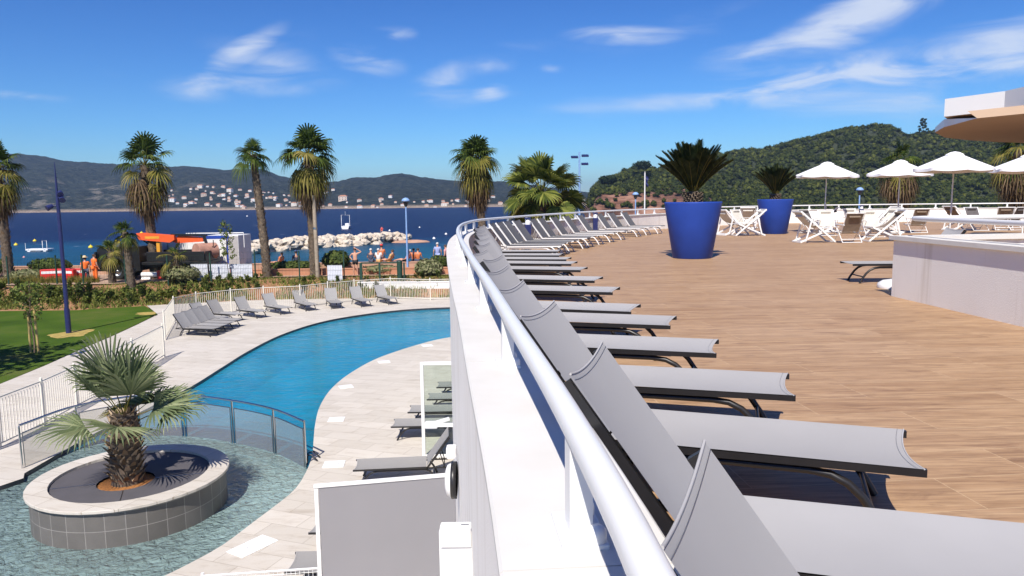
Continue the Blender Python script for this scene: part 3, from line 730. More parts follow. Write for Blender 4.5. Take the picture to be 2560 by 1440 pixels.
# ------------------------------------------------------------------ white stairwell wall on the right
sw = empty('stairwell_wall', (6.1, 11.7, 0), 0, 'low white rendered wall with overhanging coping round the stairwell on the right', 'wall')
cA = at(2228, 740, 0); cB = at(2560, 818, 0)
dv = (cB-cA).normalized(); nrm = Vector((-dv.y, dv.x, 0))
if nrm.x < 0: nrm = -nrm
o_ = Vector((6.1, 11.7, 0)); E = cA+dv*9.0; n4 = cA+nrm*14+Vector((0, 1.0, 0))
HW = .90
def off2(a, b, d):
    t = (b-a).normalized(); return Vector((t.y, -t.x, 0))*d
mb = MB()
west = [cA, E, E+nrm*.30, cA+nrm*.30]
mb.prism([(p.x-6.1, p.y-11.7) for p in (cA, cA+nrm*.30, E+nrm*.30, E)], 0, HW)
nA = cA+nrm*.303; nd = (n4-cA).normalized(); nn = Vector((nd.y, -nd.x, 0))
mb.prism([(p.x-6.1, p.y-11.7) for p in (nA, n4, n4+nn*.30, nA+nn*.30)], 0, HW)
mb.build('wall_body', M['white_render'], sw)
mb = MB(); ov = .055
w1 = cA-nrm*ov-dv*ov; w2 = E-nrm*ov
mb.prism([(p.x-6.1, p.y-11.7) for p in (w1, w1+nrm*(.30+2*ov), w2+nrm*(.30+2*ov), w2)], HW+.001, HW+.065)
q1 = w1+nrm*(.303+2*ov); mb.prism([(p.x-6.1, p.y-11.7) for p in (q1, n4-nn*ov, n4+nn*(.30+ov), q1+nn*(.30+2*ov))], HW+.001, HW+.065)
mb.build('coping', M['coping'], sw)
sr = empty('stairwell_railing', (6.1, 11.7, HW+.065), 0, 'round white handrails on short posts along the stairwell wall on the right', 'railing')
ro2 = Vector((6.1, 11.7, HW+.065)); zt = .27
c0 = cA+nrm*.15; hp = [E+nrm*.15-dv*.2, c0+dv*.35, c0+dv*.15+nd*.05, c0+nd*.25, n4+nn*.15]
hp = [E+nrm*.15, c0+dv*.30, c0+dv*.10+nrm*.10, c0+nrm*.30+Vector((0, .0, 0)), n4+nn*.15]
mb = MB(); mb.tube([Vector((p.x, p.y, HW+.065+zt))-ro2 for p in hp], .036, 12); mb.build('handrail', M['white_metal'], sr)
for a, b, n in ((c0+dv*.35, E+nrm*.15, 5), (c0+nrm*.6, n4+nn*.15, 7)):
    for k in range(n):
        p = a+(b-a)*(k/(n-.5)); mb = MB(); mb.box((0, 0, zt/2), (.055, .07, zt)); po = mb.build('post', M['white_metal'], sr); po.location = p-ro2
        mb = MB(); mb.bbox((0, 0, .007), (.18, .11, .014), .004); mb.lathe([(.001, .05), (.02, .045), (.022, .014)], 10, c=(-.06, 0, 0)); mb.build('base_plate', M['white_metal'], po)
p = at(2222, 722, 0)
r = empty('round_stand', (p.x+.22, p.y+.12, 0), 0, 'empty round white parasol base on the floor at the foot of the stairwell wall', 'parasol stand')
mb = MB(); mb.lathe([(.001, .15), (.12, .15), (.25, .125), (.32, .08), (.335, .03), (.33, 0)], 28); mb.build('base_shell', M['white_paint'], r)
mb = MB(); mb.tube([(0, 0, .15), (0, 0, .22)], .035, 10); mb.build('socket', M['dark_metal'], r)
# ------------------------------------------------------------------ pavilion roof, top right
Zs = 2.95
Zu = Zs+.16
T = [at(2337, 331, Zs), at(2362, 344, Zs), at(2420, 350.5, Zs), at(2490, 355, Zs), at(2560, 357.5, Zs)]
B_ = [at(2337, 331, Zs), at(2360, 318, Zs), at(2443, 295.5, Zs), at(2560, 284, Zs)]
pv = empty('pavilion', (22, 20, 0), 0, 'pavilion with a stepped white roof edge and beige soffit overhanging at the upper right', 'building')
rvp = Vector((22, 20, 0)); b4 = B_[3]+(B_[3]-B_[2])*2.2; b4.z = Zs
out = [*T, Vector((24, 23, Zs)), Vector((25, 13, Zs)), b4, *B_[:0:-1]]
lo = [p-rvp for p in out]
mb = MB(); mb.poly([(p.x, p.y) for p in lo], Zs); mb.build('soffit', M['soffit'], pv)
hts = []
for p, py in zip(B_[:3], (319, 295.5, 294.8)):
    z = Zs
    while pj((p.x, p.y, z))[1] > py and z < Zu-.002: z += .002
    hts.append(Vector((p.x, p.y, z))-rvp)
mb = MB(); mb.strip([p-rvp for p in B_[:3]], hts); mb.strip([p-rvp for p in T], [p-rvp+Vector((0, 0, hts[0].z-Zs)) for p in T]); mb.build('lower_fascia', M['white_paint'], pv)
mb = MB(); mb.strip([p-rvp for p in (B_[2], B_[3], b4)], [p-rvp+Vector((0, .3, Zu-Zs-.002)) for p in (B_[2], B_[3], b4)]); mb.build('soffit_step', M['soffit'], pv)
ua = at(2360, 292, Zu); ub = at(2510, 275.5, Zu); uc = at(2560, 266, Zu); e1 = uc+(uc-ub)*5
up_ = [ua, Vector((ua.x*1.22+.5, ua.y*1.22, 0)), Vector((20, 22, 0)), Vector((24, 21, 0)), Vector((25, 13, 0)), e1, uc, ub]
uq = [(p.x-22, p.y-20) for p in up_]
mb = MB(); mb.poly(uq, Zu); mb.build('upper_soffit', M['soffit'], pv)
mb = MB(); mb.prism(uq, Zu+.002, Zu+.34); mb.build('upper_fascia', M['white_paint'], pv)
mb = MB(); mb.prism([(x-22, y-20) for x, y in ((16.5, 13.5), (24, 12.5), (22, 19.5), (16.8, 19))], 0, Zs-.002); mb.build('wall_body', M['white_render'], pv)
# ------------------------------------------------------------------ ground, sea, beach
def sheet(name, pts, z, mat, holes=()):
    mb = MB(); mb.poly(pts, z, holes=holes); return tag(mb.build(name, mat), kind='structure')
# sea: one sheet to the horizon
mb = MB(); xs = [-6000, -1500, -500, -200, 0, 200, 500, 1500, 6000]; ys = [-800, 40, 120, 250, 600, 1500, 6500]
vs = [(x, y, ZSEA) for y in ys for x in xs]; n = len(xs)
mb.add(vs, [(j*n+i, j*n+i+1, (j+1)*n+i+1, (j+1)*n+i) for j in range(len(ys)-1) for i in range(n-1)]); tag(mb.build('sea', M['sea']), kind='structure')
# land under everything, with a raised garden bank and the promenade beyond
def y0(x): return 40.6 + max(0, min(1, (x+24)/9))*3.0
def gz(x, y):
    b = y0(x)
    if y < b: return ZP-.06 if x < -24 else ZP-2.2
    u = min(1, (y-b)/3.2); u = u*u*(3-2*u)
    return ZP-.06+(ZST-ZP+.03)*u+.06*noise.noise(Vector((x*.6, y*.6, 0)))*(u > .02)
mb = MB(); gx = [-130+i*1.5 for i in range(120)]; gy = [-60, -30, 0, 15, 25, 32]+[36+i*.5 for i in range(17)]+[44.5+i*.7 for i in range(9)]
vs = [(x, y, gz(x, y)) for y in gy for x in gx]; n = len(gx)
mb.add(vs, [(j*n+i, j*n+i+1, (j+1)*n+i+1, (j+1)*n+i) for j in range(len(gy)-1) for i in range(n-1)], 0, True)
tag(mb.build('garden_ground', M['bed']), kind='structure')
sheet('promenade', [(-130, 43.9), (-24, 43.9), (-15, 46.9), (60, 47), (60, 57), (-130, 57)], ZST+.03, M['street'])
mb = MB(); bx = [-200+i*4 for i in range(90)]; prof = [(50, ZST-.2), (56, -4.4), (62, -5.8), (70, -6.5), (76, -7.2)]
vs = [(x, y+1.2*noise.noise(Vector((x*.05, y, 0))), z) for y, z in prof for x in bx]; n = len(bx)
mb.add(vs, [(j*n+i, j*n+i+1, (j+1)*n+i+1, (j+1)*n+i) for j in range(len(prof)-1) for i in range(n-1)], 0, True); tag(mb.build('beach', M['sand']), kind='structure')
# pool outline
def dk(px, py, z=ZP): q = at(px, py, z); return (q.x, q.y)
outer_px = [(0, 1215), (61, 1183), (199, 1104), (269, 1067), (350, 1030), (400, 1005), (480, 965), (560, 915), (620, 878), (700, 838), (790, 808), (880, 790), (1000, 775), (1125, 768)]
inner_px = [(1125, 843), (1050, 860), (950, 893), (880, 930), (830, 970), (800, 1015), (788, 1060), (784, 1100), (780, 1140), (765, 1180), (740, 1220), (700, 1255), (640, 1300), (560, 1360), (490, 1400), (410, 1440), (330, 1475), (200, 1530)]
PO = [dk(*p) for p in outer_px]; PI_ = [dk(*p) for p in inner_px]
endc = [(PO[-1][0]+1.8, PO[-1][1]-.2), (PO[-1][0]+3.2, (PO[-1][1]+PI_[0][1])/2+1), (PI_[0][0]+1.9, PI_[0][1]+.9)]
start = [(-9.5, 9.0), (-12.6, 9.3), (-13.6, 11.5)]
loop = PO+endc+PI_+start
cl = catmull([loop[-1]]+loop+[loop[0]], .25)
# trim the lead-in/out so the loop closes once
def resample(lp):
    out = []
    P = [Vector(p) for p in lp]; n = len(P)
    for i in range(n):
        a, b, c, d = P[i-1], P[i], P[(i+1) % n], P[(i+2) % n]; k = max(2, int((c-b).length/.3))
        for q in range(k):
            t = q/k; out.append(.5*((2*b)+(c-a)*t+(2*a-5*b+4*c-d)*t*t+(3*b-a-3*c+d)*t**3))
    return out
PL = resample(loop)
# barrier arc between deep pool and wading pool
BPX = [(58, 1187), (198, 1128), (345, 1098), (463, 1095), (585, 1112), (688, 1138), (766, 1176)]
BA = [at(px, py, ZW-.05) for px, py in BPX]
# two basins split along the barrier arc
def nearest(p): return min(range(len(PL)), key=lambda i: (PL[i]-Vector((p.x, p.y))).length)
ia, ib = nearest(BA[0]+(BA[0]-BA[1])*.3), nearest(BA[-1]+(BA[-1]-BA[-2])*.3)
arc = [(PL[ia].x, PL[ia].y)]+[(p.x, p.y) for p in catmull(BA, .3)]+[(PL[ib].x, PL[ib].y)]
def rng(a, b): return [PL[i % len(PL)] for i in range(a, b+1 if b >= a else b+len(PL)+1)]
deep = [(p.x, p.y) for p in rng(ia, ib)]+arc[::-1][1:-1]
wade = [(p.x, p.y) for p in rng(ib, ia)]+arc[1:-1]
ew = at(0, 985, ZP)
deck_px = [(215, 872), (275, 845), (340, 815), (400, 785)]
DK = [(-18.5, 5), *[dk(px, py) for px, py in [(0, 960), (110, 915), (215, 868), (275, 843), (340, 813), (395, 786)]], (-21.6, 43.0), (-19.2, 47.5), (-15, 45.2), (-9, 44.6), (6, 43.6), (12, 43.4), (12, 20), (4, 20), (4, -3), (-18.5, -3)]
mb = MB(); mb.poly(DK, ZP, holes=[[(p.x, p.y) for p in PL]]); tag(mb.build('pool_deck', M['deck_tile']), kind='structure')
def basin(name, lp, depth, wallmat, floormat, watmat):
    onpl = {(round(p.x, 4), round(p.y, 4)) for p in PL}
    mb = MB(); A = [Vector((x, y, ZP-.001 if (round(x, 4), round(y, 4)) in onpl else ZW-.05)) for x, y in lp]
    mb.strip([Vector((p.x, p.y, ZP-.35)) for p in A], A, 0, True, True)
    mb.strip([Vector((p.x, p.y, ZP-depth)) for p in A], [Vector((p.x, p.y, ZP-.351)) for p in A], 1, True, True)
    mb.poly(lp, ZP-depth, 1); tag(mb.build(name+'_basin', [wallmat, floormat]), kind='structure')
    mb = MB(); mb.poly(lp, ZW); tag(mb.build(name+'_water', watmat), kind='structure')
basin('swimming_pool', deep, 1.5, M['basin_dark'], M['basin'], M['pool_water'])
basin('wading_pool', wade, .42, M['basin_dark'], M['wading_floor'], M['wading_water'])
# lawn + worn patch + path edge
L0 = [dk(px, py) for px, py in [(110, 913), (215, 866), (275, 841), (340, 811), (395, 784)]]
LW = [(-70, 8), (-18.7, 8), dk(-40, 975), *L0, (-21.9, 43.2), (-24, y0(-24)), (-70, 40.6)]
sheet('lawn', LW, ZP-.012, M['lawn'])
def patch(px, py, rx, ry, seed):
    c = at(px, py, ZP-.006); n = 28; pts = []
    for k in range(n):
        a = 2*PI*k/n; q = 1+.35*noise.noise(Vector((math.cos(a)*1.5+seed, math.sin(a)*1.5, seed)))*2
        pts.append((c.x+rx*q*math.cos(a), c.y+ry*q*math.sin(a)))
    return sheet('worn_grass_patch', pts, ZP-.006, M['dry_grass'])
patch(178, 835, .8, .9, 1); patch(372, 783, .7, .5, 4)
mb = MB()
# ------------------------------------------------------------------ pool fence
FPX = [(-40, 1138), (0, 1118), (112, 1065), (193, 1020), (262, 985), (335, 940), (411, 893)]
FPX2 = [(413, 850), (437, 806), (493, 792), (579, 781), (661, 774), (752, 769), (821, 760), (887, 753), (977, 746), (1076, 750), (1150, 748), (1240, 748)]
def fence(pts, label, hgt=1.22, maxgap=2.5):
    r = empty('pool_fence', pts[0], 0, label, 'fence'); o0 = Vector(pts[0])
    for i, p in enumerate(pts):
        mb = MB(); mb.box((0, 0, hgt/2+.03), (.055, .055, hgt+.06)); mb.lathe([(.04, hgt+.06), (.02, hgt+.085), (.001, hgt+.09)], 8)
        q = mb.build('post', M['fence_white'], r); q.location = Vector(p)-o0
    for a, b in zip(pts[:-1], pts[1:]):
        a, b = Vector(a)-o0, Vector(b)-o0; d = b-a; L = d.length; n = max(3, int(L/.105)); mb = MB()
        for z in (.09, hgt-.02): mb.bar(a+Vector((0, 0, z)), b+Vector((0, 0, z)), .026, .034)
        for k in range(1, n): q = a+d*(k/n); mb.box(q+Vector((0, 0, hgt/2)), (.017, .017, hgt-.16), rz=math.atan2(d.y, d.x))
        mb.build('panel', M['fence_white'], r)
    return r
def subdiv(P, mx=2.6):
    out = [P[0]]
    for a, b in zip(P[:-1], P[1:]):
        n = max(1, round((b-a).length/mx))
        for k in range(1, n+1): out.append(a+(b-a)*(k/n))
    return out
fence(subdiv([at(*p, ZP) for p in FPX]), 'white metal bar fence along the left side of the pool, beside the lawn')
fence(subdiv([at(*p, ZP) for p in FPX2], 3.4), 'white metal bar fence behind the loungers at the far end of the pool')
# ------------------------------------------------------------------ pool loungers
G3 = 'grey loungers along the far side of the pool'
def ctr_(a, b, z): return (at(*a, z)+at(*b, z))/2
pl = [((939, 715), (960, 713), (969, 762), (997, 761), 'rightmost of the far row'), ((878, 719), (899, 718), (901, 768), (930, 767), 'second from the right in the far row'),
      ((814, 722), (838, 722), (827, 774), (856, 771), 'third from the right in the far row'), ((731, 727), (755, 726), (763, 779), (792, 776), 'fourth from the right in the far row'),
      ((652, 736), (678, 733), (700, 788), (728, 784), 'fifth from the right in the far row'), ((584, 745), (612, 742), (641, 797), (668, 793), 'sixth from the right in the far row'),
      ((509, 751), (530, 750), (585, 805), (608, 800), 'at the fence bend, seventh from the right'), ((451, 765), (458, 764), (550, 814), (565, 809), 'at the fence bend, next to the four packed ones'),
      ((426, 779), (428, 778), (541, 823), (543, 822), 'farthest of the four packed side by side'), ((419, 788), (421, 787), (545, 833), (546, 832), 'second farthest of the four packed side by side'),
      ((412, 797), (414, 796), (544, 845), (545, 844), 'second nearest of the four packed side by side'), ((409, 808), (411, 807), (544, 857), (545, 856), 'nearest of the four packed side by side')]
pool0 = make_lounger(M['dark_metal'], M['pool_sling'], M['hem'], 'x', G3, w=.62)
for i, (a, b, c, d, lb) in enumerate(pl):
    f = ctr_(c, d, ZP); hraw = ctr_(a, b, ZP+.93)
    v = Vector((hraw.x-f.x, hraw.y-f.y, 0)).normalized()
    if i >= 8: v = Vector((-.97, .25, 0)).normalized(); f.y = at(544, 823, ZP).y-(i-8)*.74+.5; f.x = at(544, 840, ZP).x-.05*(i-8)
    if i == 7: v = Vector((-.9, .43, 0)).normalized()
    hd = f+v*1.80; lab = 'grey pool lounger with dark legs, '+lb; ang = math.atan2(-v.y, -v.x)
    if i == 0: pool0['label'] = lab; place(pool0, (hd.x, hd.y, ZP), ang)
    else: dup(pool0, (hd.x, hd.y, ZP), ang, lab, G3)
G4 = 'grey loungers at the foot of the facade'
near = [((876, 1174), (899, 1147), 'with raised back, right behind the big grey screen'), ((974, 1068), (990, 1044), 'under the white awning arm'), ((1016, 1030), (1030, 1012), 'second beyond the raised one, seen through the glass screen'),
        ((1065, 1000), (1075, 980), 'third beyond the raised one, seen through the glass screen'), ((1091, 968), (1096, 953), 'farthest of those seen through the glass screen'),
        ((772, 1329), (795, 1290), 'half hidden by the big grey screen'), ((715, 1425), (738, 1382), 'lowest, above the white wire fence')]
flat0 = None
for i, (a, b, lb) in enumerate(near):
    m = (at(*a, ZP+.37)+at(*b, ZP+.37))/2; L_ = 1.93
    lab = 'grey lounger by the facade, '+lb
    ang = PI+(.03 if i else .10); hd = m-Vector((math.cos(ang), math.sin(ang), 0))*L_
    dup(pool0, (hd.x, hd.y, ZP), ang, lab, G4)
# ------------------------------------------------------------------ round palm planter in the wading pool
cpl = Vector((-8.25, 15.05)); Rp = 1.98
for _ in range(1):
    zt_ = ZW+.70; l = at(38, 1230, zt_); r_ = at(558, 1152, zt_); tp = at(420, 1108, zt_); bt = at(255, 1273, zt_)
    cpl = Vector(((l.x+r_.x)/2, (tp.y+bt.y)/2)); cpl = (Vector((l.x, l.y))+Vector((r_.x, r_.y))+Vector((tp.x, tp.y))+Vector((bt.x, bt.y)))/4
    Rp = sum((Vector((q.x, q.y))-cpl).length for q in (l, r_, tp, bt))/4
print('planter', cpl, Rp, [(Vector((q.x, q.y))-cpl).length for q in (l, r_, tp, bt)])
pn = empty('round_planter', (cpl.x, cpl.y, ZP-.42), 0, 'round grey tiled planter with a pale stone rim standing in the wading pool', 'planter')
zr = zt_-(ZP-.42)
mb = MB(); mb.lathe([(Rp-.07, 0), (Rp-.07, zr-.05)], 72); mb.build('tiled_wall', M['grey_tile'], pn)
mb = MB(); mb.lathe([(Rp-.37, zr-.06), (Rp-.37, zr), (Rp-.005, zr), (Rp, zr-.006), (Rp, zr-.05), (Rp-.075, zr-.05)], 40, smooth=False); mb.build('stone_rim', M['deck_tile'], pn)
mb = MB(); tb = at(300, 1208, zt_-.05)-Vector((cpl.x, cpl.y, 0)); tc = (tb.x+.05, tb.y+.12)
ring = [((Rp-.372)*math.cos(2*PI*k/48), (Rp-.372)*math.sin(2*PI*k/48)) for k in range(48)]
hole = [(tc[0]+.50*math.cos(2*PI*k/24), tc[1]+.50*math.sin(2*PI*k/24)) for k in range(24)]
mb.poly(ring, zr-.05, holes=[hole]); mt = mb.build('grey_mat', M['grey_mat'], pn)
mb = MB()
for a in (.25, 1.9, 3.45, 5.1):
    d = Vector((math.cos(a), math.sin(a), 0)); c_ = Vector((tc[0], tc[1], zr-.045)); 
    t_ = .52
    e_ = .55
    while (c_+d*e_).xy.length < Rp-.39: e_ += .02
    mb.bar(c_+d*t_, c_+d*e_, .012, .004)
mb.build('seam', M['steel_frame'], mt)
mb = MB(); vs = []
mb.disc(.505, zr-.09, 28, c=tc); mb.build('mulch', M['mulch'], pn)
# ------------------------------------------------------------------ steel barrier with smoked glass
bz = ZW-.35
br = empty('pool_barrier', (BA[0].x, BA[0].y, bz), 0, 'curved polished steel barrier with smoked glass panels between the two pools', 'barrier')
bo_ = Vector((BA[0].x, BA[0].y, bz))
tops = [(53, 1092), (195, 1060), (345, 1040), (463, 1030), (583, 1033), (686, 1043), (766, 1064)]
hgt = 1.05+.35
for i, p in enumerate(BA):
    b = Vector((p.x, p.y, bz))-bo_; mb = MB(); mb.tube([b, b+Vector((0, 0, hgt))], .022, 10); mb.build('post', M['chrome'], br)
mb = MB(); rp = catmull([(p.x, p.y) for p in BA], .2); mb.tube([Vector((p.x, p.y, bz+hgt+.02))-bo_ for p in rp], .026, 10); mb.build('handrail', M['chrome'], br)
idx = [min(range(len(rp)), key=lambda k: (rp[k]-Vector((p.x, p.y))).length) for p in BA]
for a, b in zip(idx[:-1], idx[1:]):
    seg = [Vector((rp[k].x, rp[k].y, 0))-Vector((bo_.x, bo_.y, 0)) for k in range(a, b+1)]
    # leave a gap beside the posts
    d0 = (seg[1]-seg[0]).normalized()*.07; d1 = (seg[-2]-seg[-1]).normalized()*.07; seg[0] = seg[0]+d0; seg[-1] = seg[-1]+d1
    mb = MB(); mb.strip([p+Vector((0, 0, .12)) for p in seg], [p+Vector((0, 0, hgt-.17)) for p in seg], 0, smooth=True)
    g_ = mb.build('glass_panel', M['smoked_glass'], br)
    mb = MB()
    mb.tube([p+Vector((0, 0, hgt-.165)) for p in seg], .012, 6); mb.tube([p+Vector((0, 0, .12)) for p in seg], .012, 6)
    for q in (seg[0], seg[-1]): mb.tube([q+Vector((0, 0, .12)), q+Vector((0, 0, hgt-.165))], .012, 6)
    mb.build('panel_frame', M['steel_frame'], g_)
# pool ladder handle at the barrier's right end
p = at(770, 1150, ZP); r = empty('pool_ladder', (p.x+.02, p.y-.1, ZP), 0, 'small dark pool ladder grip at the right end of the steel barrier', 'pool ladder')
mb = MB()
for k in (0, .22): mb.tube([(-.1, k, -.4), (-.05, k, .12), (.08, k, .16), (.22, k, .02)], .018, 8)
mb.build('hand_grip', M['dark_metal'], r)
# skimmer lids
first = None
for i, (px, py, w, d, rz, lb) in enumerate([(960, 905, .42, .42, .3, 'farthest along the inner pool edge'), (1068, 864, .42, .42, .3, 'beside the far pool curve'), (865, 967, .42, .42, .4, 'on the curve of the inner pool edge'), (841, 1049, .42, .42, .1, 'right of the pool narrows'), (835, 1161, .46, .42, .1, 'right of the steel barrier'), (632, 1366, .75, .42, 1.0, 'largest, nearest the camera')]):
    q = at(px, py, ZP); mb = MB(); mb.bbox((0, 0, .006), (w, d, .012), .004)
    if i == 5: mb = MB(); mb.bbox((-.19, 0, .006), (.36, d, .012), .004); mb.bbox((.19, 0, .006), (.36, d, .012), .004)
    o = mb.build('skimmer_lid', M['white_paint'], None, (q.x, q.y, ZP+.001)); o.rotation_euler = (0, 0, rz)
    tag(o, 'white square skimmer lid set in the deck, '+lb, 'skimmer lid', 'skimmer lids round the pool')
    for dx in (-.1, .1):
        mb = MB(); mb.lathe([(.001, .0155), (.012, .015), (.014, .012)], 8, c=(dx, 0, 0)); mb.build('screw', M['steel_frame'], o)
# ------------------------------------------------------------------ things on the facade side below the coping
q = at(790, 1215, ZP+2.15); q2 = at(1110, 1188, ZP+2.15)
sc_ = empty('privacy_screen', (q.x, q.y, ZP), 0, 'big frosted grey privacy screen with a white top rail standing out from the facade', 'screen')
d = Vector((q2.x-q.x, q2.y-q.y, 0)); d = d.normalized()*1.75; R_ = math.atan2(d.y, d.x)
mb = MB(); mb.box((d.length/2+.03, 0, 1.10), (d.length, .02, 2.06)); o = mb.build('frosted_pane', M['frost'], sc_); 
mb = MB(); mb.bbox((d.length/2, 0, 2.15), (d.length+.06, .05, .045), .008); mb.build('top_rail', M['white_metal'], sc_)
mb = MB(); mb.bbox((0, 0, 1.06), (.05, .055, 2.12), .008); mb.build('end_post', M['white_metal'], sc_)
sc_.rotation_euler = (0, 0, R_)
g0 = at(1062, 1132, ZP); g1 = at(1050, 905, ZP+2.2)
gs = empty('glass_screen', (g1.x, g1.y, ZP), 0, 'clear glass screen in a white frame standing out from the facade', 'screen')
mb = MB(); mb.box((.47, 0, 1.1), (.80, .012, 2.1)); mb.build('glass_pane', M['glass'], gs)
mb = MB(); mb.bbox((.035, 0, 1.1), (.075, .06, 2.2), .01); mb.bbox((.50, 0, 2.165), (.85, .06, .075), .01); mb.bbox((.50, 0, .04), (.85, .06, .075), .01); mb.build('frame', M['white_metal'], gs)
p = at(1140, 1062, -1.75)
aw = empty('awning_arm', (p.x-.02, p.y, -1.75), 0, 'folded white awning arm fixed to the facade above the loungers', 'awning arm')
mb = MB(); mb.bar((0, 0, 0), (-.42, .1, -.03), .05, .05); mb.bar((-.42, .1, -.03), (-.1, .22, .03), .045, .045); mb.build('arm_tube', M['white_metal'], aw)
mb = MB(); mb.bbox((-.36, .08, -.02), (.20, .13, .10), .03); mb.build('elbow_cover', M['white_paint'], aw)
mb = MB(); mb.bbox((.02, 0, 0), (.05, .14, .26), .01); mb.build('wall_bracket', M['white_metal'], aw)
# round wall lamp, white box, white wire fence
p = at(1137, 1200, -1.2)
wl = empty('wall_lamp', (p.x-.0, p.y, p.z), 0, 'round white wall lamp with a dark rim on the facade', 'wall lamp')
Ry = Matrix.Rotation(-PI/2, 3, 'Y')
def rot_lathe(prof, seg, mat, name, parent):
    mb = MB(); mb.lathe(prof, seg); mb.v = [tuple(Ry @ Vector(v)) for v in mb.v]; return mb.build(name, mat, parent)
rot_lathe([(.001, .10), (.09, .095), (.15, .075), (.17, .04), (.17, .03)], 28, M['lamp_head'], 'diffuser', wl)
rot_lathe([(.172, .035), (.185, .03), (.185, -.02), (.16, -.02)], 28, M['dark_metal'], 'rim', wl)
mb = MB(); mb.bbox((-.03, .02, .29), (.10, .12, .12), .02); mb.build('sensor_box', M['white_paint'], wl)
p = at(1142, 1365, -.55)
jb = empty('junction_box', (p.x, p.y, -.55), 0, 'white box with open top fixed to the facade, nearest the camera below the coping', 'wall box')
q0 = at(1095, 1345, -.42); q1 = at(1180, 1335, -.42); wbx = (q1-q0).length
mb = MB(); mb.bbox((0, 0, -.22), (wbx, .14, .70), .012); mb.build('housing', M['white_paint'], jb)
mb = MB(); mb.bbox((0, -.076, .10), (wbx-.02, .014, .14), .004); mb.build('lid', M['white_metal'], jb)
mb = MB(); mb.box((wbx*.25, -.001, .131), (.05, .05, .004)); mb.build('latch', M['steel_frame'], jb)
p = at(1152, 1300, -1.0)
rp_ = empty('drain_pipe', (p.x+.01, p.y+.2, ZP), 0, 'thin dark pipe with a red band on the facade beside the privacy screen', 'pipe')
mb = MB(); mb.tube([(0, 0, 0), (0, 0, 2.9)], .014, 8); mb.build('pipe_run', M['dark_metal'], rp_)
mb = MB(); mb.tube([(0, 0, 2.45), (0, 0, 2.65)], .018, 8); mb.build('red_band', M['red'], rp_)
a = at(505, 1440, ZP+1.05); b = at(800, 1420, ZP+1.05)
wf = empty('wire_fence', (a.x, a.y, ZP), 0, 'white welded wire fence panel at the bottom edge, left of the privacy screen', 'fence')
d = b-a; L_ = d.length; wf.rotation_euler = (0, 0, math.atan2(d.y, d.x)); mb = MB()
mb.tube([(0, 0, 1.05), (L_, 0, 1.05)], .014, 6)
for k in range(int(L_/.055)+1): mb.tube([(k*.055, 0, .05), (k*.055, 0, 1.05)], .0035, 4)
for z in (.08, .35, .62, .9, 1.0): mb.tube([(0, 0, z), (L_, 0, z)], .004, 4)
mb.build('mesh_panel', M['white_metal'], wf)
for x in (0, L_): mb = MB(); mb.tube([(x, .02, 0), (x, .02, 1.08)], .022, 8); mb.build('post', M['white_metal'], wf)
# ------------------------------------------------------------------ far shore: hills with houses
def lerp_tab(tab, x):
    if x <= tab[0][0]: return tab[0][1]
    for (a, b), (c, d) in zip(tab[:-1], tab[1:]):
        if x <= c: return b+(d-b)*(x-a)/(c-a)
    return tab[-1][1]
def yh(px): return YH-ROLL*(px-1280)
RIDGE = [(-900, 430), (-500, 410), (-200, 400), (0, 396), (60, 393), (130, 402), (170, 409), (210, 415), (285, 417), (330, 420), (380, 424), (430, 424), (480, 422), (520, 426), (570, 432), (600, 428), (640, 428), (665, 431), (700, 443), (740, 448), (780, 456), (815, 461),
         (850, 458), (880, 455), (940, 451), (975, 444), (1010, 441), (1040, 446), (1060, 451), (1100, 455), (1140, 458), (1200, 460), (1260, 462), (1340, 468), (1420, 476), (1480, 484), (1560, 490), (1700, 500), (2600, 505)]
def sstep(t): t = max(0, min(1, t)); return t*t*(3-2*t)
def dirpx(px): r = ray(px, 600); d = Vector((r.x, r.y)); return d/d.y      # per metre of depth
DSH, DRG = 950.0, 1750.0
def hillz(px, D):
    t = (D-DSH)/(DRG-DSH); x = dirpx(px).x*D
    zr = H+(yh(px)-lerp_tab(RIDGE, px))*DRG/F
    g = max(0.0, t)
    base = (zr-ZSEA)*(.12*sstep(g*6)+.88*sstep(g)**.9)
    if t > 1: base = (zr-ZSEA)*(1-.5*sstep((t-1)*1.2))
    rid = (1-abs(noise.noise(Vector((x*.0075, D*.003, 3))))*2)*.5+noise.noise(Vector((x*.02, D*.012, 7)))*.4
    amp = 26*max(0, math.sin(PI*min(1, g)))*min(1, (zr-ZSEA)/60)
    z = ZSEA-1.5+base+rid*amp*.8+1.2
    if t < .03: z = min(z, ZSEA-2+8*max(0, t+.01)/.03)
    z += 2.2*noise.noise(Vector((x*.08, D*.08, 1)))*min(1, g*8)
    return z
mb = MB(); cols = [-900+i*5 for i in range(540)]; rows = [DSH-8+820*(j/64)**1.15 for j in range(65)]+[1900, 2150, 2500]
vs = []
for D in rows:
    for px in cols: d = dirpx(px)*D; vs.append((d.x, d.y, hillz(px, D)))
n = len(cols); mb.add(vs, [(j*n+i, j*n+i+1, (j+1)*n+i+1, (j+1)*n+i) for j in range(len(rows)-1) for i in range(n-1)], 0, True)
tag(mb.build('far_hills', M['hill']), kind='structure')
